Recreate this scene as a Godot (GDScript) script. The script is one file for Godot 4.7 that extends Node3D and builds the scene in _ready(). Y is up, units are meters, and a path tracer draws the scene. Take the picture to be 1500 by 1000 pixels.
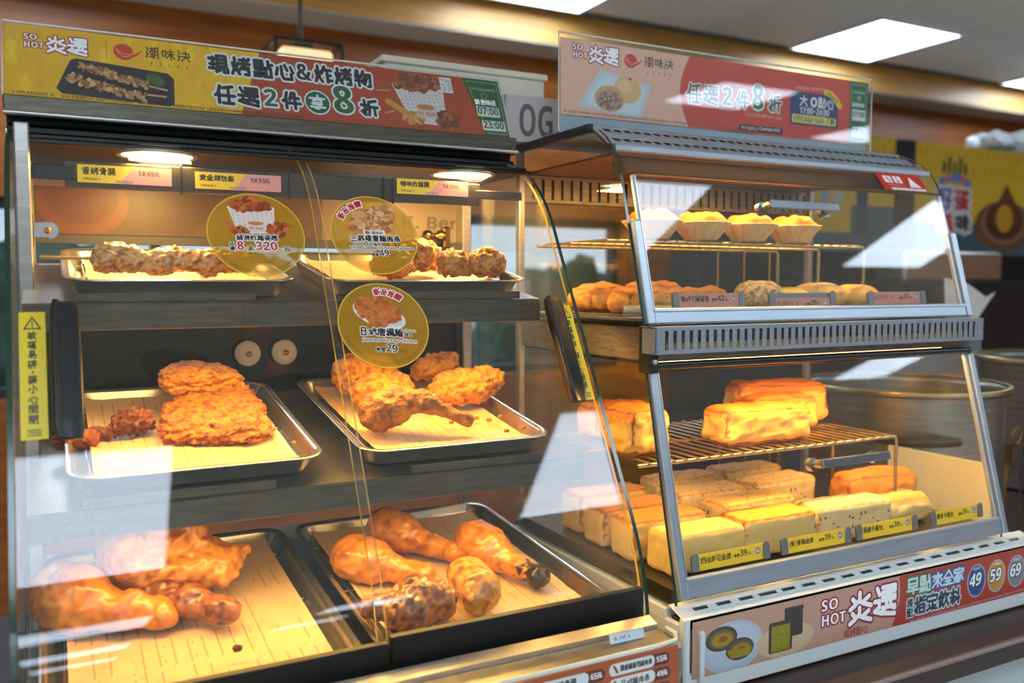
extends Node3D
# A shop counter with two heated display cases: fried and roast chicken on the left, breads and egg tarts on the right.


func _ready() -> void:
	# ---- camera
	var cam := Camera3D.new()
	cam.name = "camera"
	add_child(cam)
	cam.position = Vector3(0, 1.45, 0)
	cam.look_at_from_position(cam.position, cam.position + Vector3(0.4624, -0.0662, -0.8842), Vector3.UP)
	var lens := CameraAttributesPhysical.new()
	lens.frustum_focal_length = 30.74
	lens.frustum_focus_distance = 1.3
	lens.exposure_aperture = 3.0
	cam.attributes = lens
	cam.fov = 42.65
	cam.near = 0.05
	cam.far = 100.0
	cam.current = true
	# ---- sky, seen and let in through the rear window only
	var env := Environment.new()
	env.background_mode = Environment.BG_SKY
	var sky := Sky.new()
	var air := ProceduralSkyMaterial.new()
	air.sky_top_color = rgb(120, 170, 215)
	air.sky_horizon_color = rgb(205, 225, 235)
	air.ground_bottom_color = rgb(110, 115, 110)
	air.ground_horizon_color = rgb(170, 180, 178)
	air.sky_energy_multiplier = 0.85
	sky.sky_material = air
	env.sky = sky
	env.tonemap_mode = Environment.TONE_MAPPER_LINEAR
	env.tonemap_exposure = 1.55
	env.sdfgi_enabled = true
	env.ssao_enabled = true
	env.ssil_enabled = true
	var world := WorldEnvironment.new()
	world.name = "world"
	world.environment = env
	add_child(world)
	# ---- the shop's ceiling lights
	letters = SystemFont.new()
	letters.font_names = PackedStringArray(["Droid Sans"])
	letters.font_weight = 700
	serif = SystemFont.new()
	serif.font_names = PackedStringArray(["Droid Serif"])
	materials()
	ceiling_light(Vector3(3.815, 2.70, -3.235), "square white ceiling light panel at right above the pink sign")
	ceiling_light(Vector3(1.90, 2.70, -3.235), "square white ceiling light panel cut off by the top edge")
	ceiling_light(Vector3(5.60, 2.70, -3.235), "square white ceiling light panel at the right edge of the picture")
	for q in [Vector2(-2.0, 0.63), Vector2(0.015, 0.63), Vector2(2.13, 0.63), Vector2(4.16, 0.63), Vector2(6.2, 0.63), Vector2(-2.0, 2.5), Vector2(0.05, 2.5), Vector2(4.05, 2.0), Vector2(6.1, 2.65), Vector2(-2.0, 4.4), Vector2(0.05, 4.4), Vector2(2.0, 4.4), Vector2(-2.0, 6.3), Vector2(0.05, 6.3), Vector2(2.0, 6.3), Vector2(-2.0, -3.235), Vector2(-0.1, -3.235)]:  # some placed from glare on the panes, the rest added to lift bounced light
		ceiling_light(Vector3(q.x, 2.70, q.y), "square white light panel in the ceiling over the shop floor, outside the picture, in a set partly added for room light", "light panels over the shop floor", 0.33 if q.y > 0.0 else 0.30)
	# ---- what the place is made of, then what stands in it
	room()
	counter()
	chicken_case()
	bakery_case()
	chicken_sign()
	bakery_sign()
	background()
	trays()
	chicken()
	breads()
	price_tags()


var steel: StandardMaterial3D
var dull_steel: StandardMaterial3D
var dark_steel: StandardMaterial3D
var alu: StandardMaterial3D
var pane: StandardMaterial3D
var edge_green: StandardMaterial3D
var black: StandardMaterial3D
var white_paint: StandardMaterial3D
var acrylic: StandardMaterial3D
var dark_mirror: StandardMaterial3D
var warm := Color(1.0, 0.79, 0.40)


func materials() -> void:
	steel = grained(rgb(175, 172, 165), rgb(205, 202, 196), Vector3(2, 14, 2), 0.28, 0.9, 3)
	dull_steel = grained(rgb(120, 116, 108), rgb(160, 155, 146), Vector3(3, 18, 3), 0.42, 0.85, 4)
	alu = grained(rgb(172, 184, 196), rgb(190, 200, 210), Vector3(1, 20, 20), 0.38, 0.75, 5)
	pane = glass(rgb(200, 215, 200), 0.01)
	pane.metallic_specular = 0.38
	dark_steel = grained(rgb(82, 76, 66), rgb(110, 103, 90), Vector3(2, 14, 2), 0.32, 0.85, 6)
	edge_green = mat(rgb(40, 66, 50), 0.15)
	black = mat(rgb(14, 14, 15), 0.45)
	white_paint = mat(rgb(222, 226, 222), 0.35)
	acrylic = glass(rgb(230, 235, 235), 0.01)
	acrylic.metallic_specular = 0.38
	dark_mirror = mat(rgb(58, 49, 36), 0.08, 1.0)


func ceiling_light(at: Vector3, label: String, group := "", h := 0.30) -> void:
	var t := thing("ceiling_light", label, "light", at, group)
	var f := Geo.new()
	for s in [-1, 1]:
		f.box(at + Vector3(-h, -0.004, s * (h - 0.005) - 0.006), at + Vector3(h, 0.02, s * (h - 0.005) + 0.006))
		f.box(at + Vector3(s * (h - 0.005) - 0.006, -0.004, 0.011 - h), at + Vector3(s * (h - 0.005) + 0.006, 0.02, h - 0.011))
	put(f, "frame", mat(rgb(235, 238, 238), 0.5), t)
	var m := mat(Color.WHITE, 0.6)
	m.emission_enabled = true
	m.emission = rgb(218, 236, 255)
	m.emission_energy_multiplier = 5.0
	put(bx(at + Vector3(0.011 - h, 0.0, 0.011 - h), at + Vector3(h - 0.011, 0.012, h - 0.011), 0.0), "diffuser", m, t)
	area_light(t, at + Vector3(0, -0.006, 0), Vector2(h * 1.88, h * 1.88), 0.46, rgb(218, 236, 255))


# ---------------------------------------------------------------- mesh helpers
class Geo:
	var v := PackedVector3Array()
	var uv := PackedVector2Array()
	var col := PackedColorArray()
	var ix := PackedInt32Array()

	func p(a: Vector3, t := Vector2.ZERO) -> int:
		v.append(a)
		uv.append(t)
		return v.size() - 1

	func tri(a: int, b: int, c: int) -> void:
		ix.append(a); ix.append(b); ix.append(c)

	func quad(a: Vector3, b: Vector3, c: Vector3, d: Vector3) -> void:   # counter-clockwise seen from outside
		var k := p(a, Vector2(0, 1))
		p(b, Vector2(1, 1)); p(c, Vector2(1, 0)); p(d, Vector2(0, 0))
		tri(k, k + 1, k + 2); tri(k, k + 2, k + 3)

	func face(points: Array) -> void:
		var k := v.size()
		for q in points: p(q)
		for i in range(1, points.size() - 1): tri(k, k + i, k + i + 1)

	# a box with chamfered edges, from corner lo to corner hi, turned by the basis about its centre
	func box(lo: Vector3, hi: Vector3, ch := 0.001, turn := Basis.IDENTITY) -> void:
		var c := (lo + hi) / 2.0
		var h := (hi - lo).abs() / 2.0
		ch = minf(ch, minf(h.x, minf(h.y, h.z)) * 0.45)
		var at := func(sx: int, sy: int, sz: int, ax: int) -> Vector3:
			var q := Vector3(sx * (h.x - (0.0 if ax == 0 else ch)), sy * (h.y - (0.0 if ax == 1 else ch)), sz * (h.z - (0.0 if ax == 2 else ch)))
			return c + turn * q
		for s in [-1, 1]:
			var fx := [at.call(s, -s, -1, 0), at.call(s, s, -1, 0), at.call(s, s, 1, 0), at.call(s, -s, 1, 0)]
			var fy := [at.call(-1, s, -s, 1), at.call(-1, s, s, 1), at.call(1, s, s, 1), at.call(1, s, -s, 1)]
			var fz := [at.call(-s, -1, s, 2), at.call(s, -1, s, 2), at.call(s, 1, s, 2), at.call(-s, 1, s, 2)]
			for f in [fx, fy, fz]: quad(f[0], f[1], f[2], f[3])
		if ch <= 0.0: return
		for s in [-1, 1]:
			for t in [-1, 1]:
				var e := [[at.call(s, t, -1, 0), at.call(s, t, 1, 0), at.call(s, t, 1, 1), at.call(s, t, -1, 1)],
					[at.call(s, -1, t, 2), at.call(s, 1, t, 2), at.call(s, 1, t, 0), at.call(s, -1, t, 0)],
					[at.call(-1, s, t, 1), at.call(1, s, t, 1), at.call(1, s, t, 2), at.call(-1, s, t, 2)]]
				for q in e:
					if s * t > 0: quad(q[3], q[2], q[1], q[0])
					else: quad(q[0], q[1], q[2], q[3])
				for w in [-1, 1]:
					var a: Vector3 = at.call(s, t, w, 0)
					var b: Vector3 = at.call(s, t, w, 1)
					var d: Vector3 = at.call(s, t, w, 2)
					if s * t * w > 0: face([a, b, d])
					else: face([a, d, b])

	# rows of points joined into a smooth skin; each row runs the same way
	func loft(rows: Array, closed := true, caps := false) -> void:
		var n: int = rows[0].size()
		var k := v.size()
		for i in rows.size():
			for j in n: p(rows[i][j], Vector2(float(j) / n, float(i) / (rows.size() - 1)))
		for i in rows.size() - 1:
			for j in (n if closed else n - 1):
				var a := k + i * n + j
				var b := k + i * n + (j + 1) % n
				tri(a, b, b + n); tri(a, b + n, a + n)
		if caps:
			var lo: Array = rows[0].duplicate()
			lo.reverse()
			face(lo); face(rows[rows.size() - 1])

	func lathe(profile: Array, seg := 32, at := Vector3.ZERO, turn := Basis.IDENTITY, caps := false) -> void:   # profile of (radius, height), bottom to top outside
		var rows := []
		for q in profile:
			var row := []
			for j in seg:
				var a := -TAU * j / seg
				row.append(at + turn * Vector3(q.x * cos(a), q.y, q.x * sin(a)))
			rows.append(row)
		loft(rows, true, caps)

	func tube(path: Array, r: float, seg := 8) -> void:
		var rows := []
		var side := Vector3.ZERO
		for i in path.size():
			var d: Vector3 = (path[mini(i + 1, path.size() - 1)] - path[maxi(i - 1, 0)]).normalized()
			if side == Vector3.ZERO: side = d.cross(Vector3.UP if absf(d.y) < 0.9 else Vector3.RIGHT).normalized()
			side = (side - d * side.dot(d)).normalized()
			var other := d.cross(side)
			var row := []
			for j in seg:
				var a := TAU * j / seg
				row.append(path[i] + (side * cos(a) + other * sin(a)) * r)
			rows.append(row)
		loft(rows, true, true)

	# a flat outline in the plane (ex, ey) at o, given thickness along ex x ey
	func slab(outline: PackedVector2Array, o: Vector3, ex: Vector3, ey: Vector3, thick: float) -> void:
		var nn := ex.cross(ey).normalized() * thick
		var t := Geometry2D.triangulate_polygon(outline)
		if Geometry2D.is_polygon_clockwise(outline):
			var back := outline.duplicate()
			back.reverse()
			return slab(back, o, ex, ey, thick)
		for s in 2:
			var k := v.size()
			for q in outline: p(o + ex * q.x + ey * q.y + nn * s, Vector2(q.x, q.y))
			for i in range(0, t.size(), 3):
				var a := outline[t[i]]
				var up := (outline[t[i + 1]] - a).cross(outline[t[i + 2]] - a) > 0
				if up == (s == 1): tri(k + t[i], k + t[i + 1], k + t[i + 2])
				else: tri(k + t[i], k + t[i + 2], k + t[i + 1])
		for i in outline.size():
			var a := o + ex * outline[i].x + ey * outline[i].y
			var b := o + ex * outline[(i + 1) % outline.size()].x + ey * outline[(i + 1) % outline.size()].y
			quad(a, b, b + nn, a + nn)

	func mesh() -> ArrayMesh:
		var nr := PackedVector3Array()
		nr.resize(v.size())
		var out := PackedInt32Array()
		out.resize(ix.size())
		for i in range(0, ix.size(), 3):
			var a := ix[i]
			var b := ix[i + 1]
			var c := ix[i + 2]
			var f := (v[b] - v[a]).cross(v[c] - v[a])
			nr[a] += f; nr[b] += f; nr[c] += f
			out[i] = a; out[i + 1] = c; out[i + 2] = b
		for i in nr.size(): nr[i] = nr[i].normalized() if nr[i].length_squared() > 0.0 else Vector3.UP
		var arr := []
		arr.resize(Mesh.ARRAY_MAX)
		arr[Mesh.ARRAY_VERTEX] = v
		arr[Mesh.ARRAY_NORMAL] = nr
		arr[Mesh.ARRAY_TEX_UV] = uv
		if col.size() == v.size(): arr[Mesh.ARRAY_COLOR] = col
		arr[Mesh.ARRAY_INDEX] = out
		var m := ArrayMesh.new()
		m.add_surface_from_arrays(Mesh.PRIMITIVE_TRIANGLES, arr)
		return m


func rgb(r: int, g: int, b: int) -> Color: return Color8(r, g, b)


func mat(c: Color, rough := 0.5, metal := 0.0, spec := 0.5) -> StandardMaterial3D:
	var m := StandardMaterial3D.new()
	m.albedo_color = c
	m.roughness = rough
	m.metallic = metal
	m.metallic_specular = spec
	return m


func glass(c: Color, alpha := 0.03) -> StandardMaterial3D:
	var m := mat(Color(c.r, c.g, c.b, alpha), 0.0)
	m.transparency = BaseMaterial3D.TRANSPARENCY_ALPHA
	return m


func noise(freq: float, seed_ := 1, kind := FastNoiseLite.TYPE_SIMPLEX_SMOOTH, octaves := 3) -> FastNoiseLite:
	var n := FastNoiseLite.new()
	n.noise_type = kind
	n.frequency = freq
	n.seed = seed_
	n.fractal_octaves = octaves
	if octaves < 2: n.fractal_type = FastNoiseLite.FRACTAL_NONE
	return n


func noise_tex(freq: float, a: Color, b: Color, size := 256, seed_ := 1, octaves := 4) -> NoiseTexture2D:
	var t := NoiseTexture2D.new()
	t.width = size
	t.height = size
	t.seamless = true
	t.noise = noise(freq, seed_, FastNoiseLite.TYPE_SIMPLEX_SMOOTH, octaves)
	var g := Gradient.new()
	g.set_color(0, a)
	g.set_color(1, b)
	t.color_ramp = g
	return t


# brushed or stained surface: colour from a stretched noise laid on in world space
func grained(a: Color, b: Color, scale: Vector3, rough: float, metal := 0.0, seed_ := 1, freq := 0.03) -> StandardMaterial3D:
	var m := mat(Color.WHITE, rough, metal)
	m.albedo_texture = noise_tex(freq, a, b, 256, seed_)
	m.uv1_triplanar = true
	m.uv1_world_triplanar = true
	m.uv1_scale = scale
	return m


# ---------------------------------------------------------------- nodes
var used := {}

func numbered(called: String) -> String:
	used[called] = used.get(called, -1) + 1
	return called if used[called] == 0 else "%s_%03d" % [called, used[called]]


func tag(o: Node, label: String, category := "", group := "", kind := "") -> Node:
	if label: o.set_meta("label", label)
	if category: o.set_meta("category", category)
	if group: o.set_meta("group", group)
	if kind: o.set_meta("kind", kind)
	return o


func thing(called: String, label: String, category: String, at := Vector3.ZERO, group := "") -> Node3D:
	var o := Node3D.new()
	o.name = numbered(called)
	add_child(o)
	o.position = at
	tag(o, label, category, group)
	return o


func where(n: Node) -> Vector3:
	return Vector3.ZERO if n == self else (n as Node3D).position + where(n.get_parent())


# geometry given in world coordinates, under a parent that is not turned
func put(g: Geo, called: String, m: Material, parent: Node) -> MeshInstance3D:
	var o := local(g.mesh(), called, m, parent)
	o.position = -where(parent)
	return o


# geometry given in the parent's own coordinates
func local(me: Mesh, called: String, m: Material, parent: Node) -> MeshInstance3D:
	var o := MeshInstance3D.new()
	o.mesh = me
	o.name = numbered(called) if parent == self else called
	o.set_surface_override_material(0, m) if me.get_surface_count() == 1 else null
	parent.add_child(o, true)
	return o


func solid(called: String, m: Material, label: String, category: String, g: Geo, group := "") -> MeshInstance3D:
	var o := put(g, called, m, self)
	tag(o, label, category, group)
	return o


func structure(called: String, m: Material, g: Geo) -> MeshInstance3D:
	var o := MeshInstance3D.new()
	o.name = called
	o.mesh = g.mesh()
	o.set_surface_override_material(0, m)
	o.set_meta("kind", "structure")
	add_child(o)
	return o


func bx(lo: Vector3, hi: Vector3, ch := 0.001) -> Geo:
	var g := Geo.new()
	g.box(lo, hi, ch)
	return g


func area_light(parent: Node, at: Vector3, size: Vector2, energy: float, c: Color, turn := Vector3(-90, 0, 0)) -> void:
	var l := AreaLight3D.new()
	l.name = "light"
	l.area_size = size
	l.light_energy = energy
	l.light_color = c
	l.shadow_enabled = true
	l.area_range = 12.0
	l.area_attenuation = 2.0
	parent.add_child(l, true)
	l.rotation_degrees = turn
	l.position = at - where(parent)


# a flat printed panel: a thin box whose front face (towards ex x ey) carries the picture
func printed(g: Geo, o: Vector3, ex: Vector3, ey: Vector3) -> void:   # o is the top left corner, ex runs right, ey runs down
	g.quad(o + ey, o + ey + ex, o + ex, o)


func picture(t: Texture2D, rough := 0.5) -> StandardMaterial3D:
	var m := mat(Color.WHITE, rough)
	m.albedo_texture = t
	return m


# a board with a printed face, its own thickness behind
func board(called: String, c: Canvas, o: Vector3, ex: Vector3, ey: Vector3, thick: float, edge: Material, parent: Node, rough := 0.5) -> MeshInstance3D:
	var g := Geo.new()
	var back := -ex.cross(-ey).normalized() * thick
	var q := [o, o + ex, o + ex + ey, o + ey]
	g.quad(q[0] + back, q[1] + back, q[2] + back, q[3] + back)
	for i in 4: g.quad(q[i], q[(i + 1) % 4], q[(i + 1) % 4] + back, q[i] + back)
	for i in g.uv.size(): g.uv[i] = Vector2(0.004, 0.004)
	printed(g, o, ex, ey)
	return put(g, called, picture(c.texture(), rough), parent)


# ---------------------------------------------------------------- flat print: a small drawing surface and its lettering
class Canvas:
	var w: int
	var h: int
	var d := PackedByteArray()

	func _init(w_: int, h_: int, c: Color) -> void:
		w = w_
		h = h_
		var im := Image.create_empty(w, h, false, Image.FORMAT_RGBA8)
		im.fill(c)
		d = im.get_data()

	func dot(x: int, y: int, c: Color, a: float) -> void:
		if x < 0 or y < 0 or x >= w or y >= h or a <= 0.0: return
		a = minf(a, 1.0)
		var k := (y * w + x) * 4
		d[k] = int(lerpf(d[k], c.r8, a))
		d[k + 1] = int(lerpf(d[k + 1], c.g8, a))
		d[k + 2] = int(lerpf(d[k + 2], c.b8, a))
		d[k + 3] = int(lerpf(d[k + 3], c.a8, a))

	func line(a: Vector2, b: Vector2, hw: float, c: Color) -> void:
		var ab := b - a
		var l2 := maxf(ab.length_squared(), 1e-6)
		for y in range(maxi(0, floori(minf(a.y, b.y) - hw - 1)), mini(h, ceili(maxf(a.y, b.y) + hw + 2))):
			var x0 := minf(a.x, b.x) - hw - 1
			var x1 := maxf(a.x, b.x) + hw + 1
			if absf(ab.y) > 2.0:
				var xm := a.x + (y - a.y) / ab.y * ab.x
				var reach := (hw + 1.5) * sqrt(l2) / absf(ab.y) + 1.0
				x0 = maxf(x0, xm - reach)
				x1 = minf(x1, xm + reach)
			for x in range(maxi(0, floori(x0)), mini(w, ceili(x1) + 1)):
				var q := Vector2(x, y)
				var t := clampf((q - a).dot(ab) / l2, 0.0, 1.0)
				dot(x, y, c, hw + 0.5 - q.distance_to(a + ab * t))

	func fill(contours: Array, c: Color) -> void:   # even-odd filling
		var lo := 1e9
		var hi := -1e9
		for q in contours:
			for e in q:
				lo = minf(lo, e.y)
				hi = maxf(hi, e.y)
		for y in range(maxi(0, floori(lo)), mini(h, ceili(hi) + 1)):
			var cover := {}
			for s in 3:
				var yy := y + (s + 0.5) / 3.0 - 0.5
				var xs := PackedFloat32Array()
				for q in contours:
					for i in q.size():
						var a: Vector2 = q[i]
						var b: Vector2 = q[(i + 1) % q.size()]
						if (a.y <= yy) != (b.y <= yy): xs.append(a.x + (yy - a.y) / (b.y - a.y) * (b.x - a.x))
				xs.sort()
				for i in range(0, xs.size() - 1, 2):
					for x in range(maxi(0, floori(xs[i])), mini(w, ceili(xs[i + 1]) + 1)):
						cover[x] = cover.get(x, 0.0) + clampf(minf(x + 0.5, xs[i + 1]) - maxf(x - 0.5, xs[i]), 0.0, 1.0) / 3.0
			for x in cover: dot(x, y, c, cover[x])

	func disc(at: Vector2, r: Vector2, c: Color, turn := 0.0) -> void:
		var q := PackedVector2Array()
		for i in 40: q.append(at + (Vector2(cos(TAU * i / 40), sin(TAU * i / 40)) * r).rotated(turn))
		fill([q], c)

	func rect(x: float, y: float, ww: float, hh: float, c: Color, r := 0.0) -> void:
		var q := PackedVector2Array()
		for k in 4:
			var o := Vector2(x + (r if k in [0, 3] else ww - r), y + (r if k < 2 else hh - r))
			for i in (5 if r > 0 else 1):
				var a := PI + PI / 2 * k + PI / 8 * i
				q.append(o + Vector2(cos(a), sin(a)) * r)
		fill([q], c)

	# a heap of cooked pieces: overlapping dabs of a few browns
	func heap(at: Vector2, r: Vector2, n: int, dab: float, tones: Array, seed_: int, turn := 0.0) -> void:
		var rng := RandomNumberGenerator.new()
		rng.seed = seed_
		for i in n:
			var a := rng.randf() * TAU
			var o := at + (Vector2(cos(a), sin(a)) * r * sqrt(rng.randf())).rotated(turn)
			var s := dab * rng.randf_range(0.5, 1.2)
			disc(o, Vector2(s, s * rng.randf_range(0.5, 0.9)), tones[rng.randi() % tones.size()], rng.randf() * TAU)

	func texture() -> ImageTexture:
		return ImageTexture.create_from_image(Image.create_from_data(w, h, false, Image.FORMAT_RGBA8, d))


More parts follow.
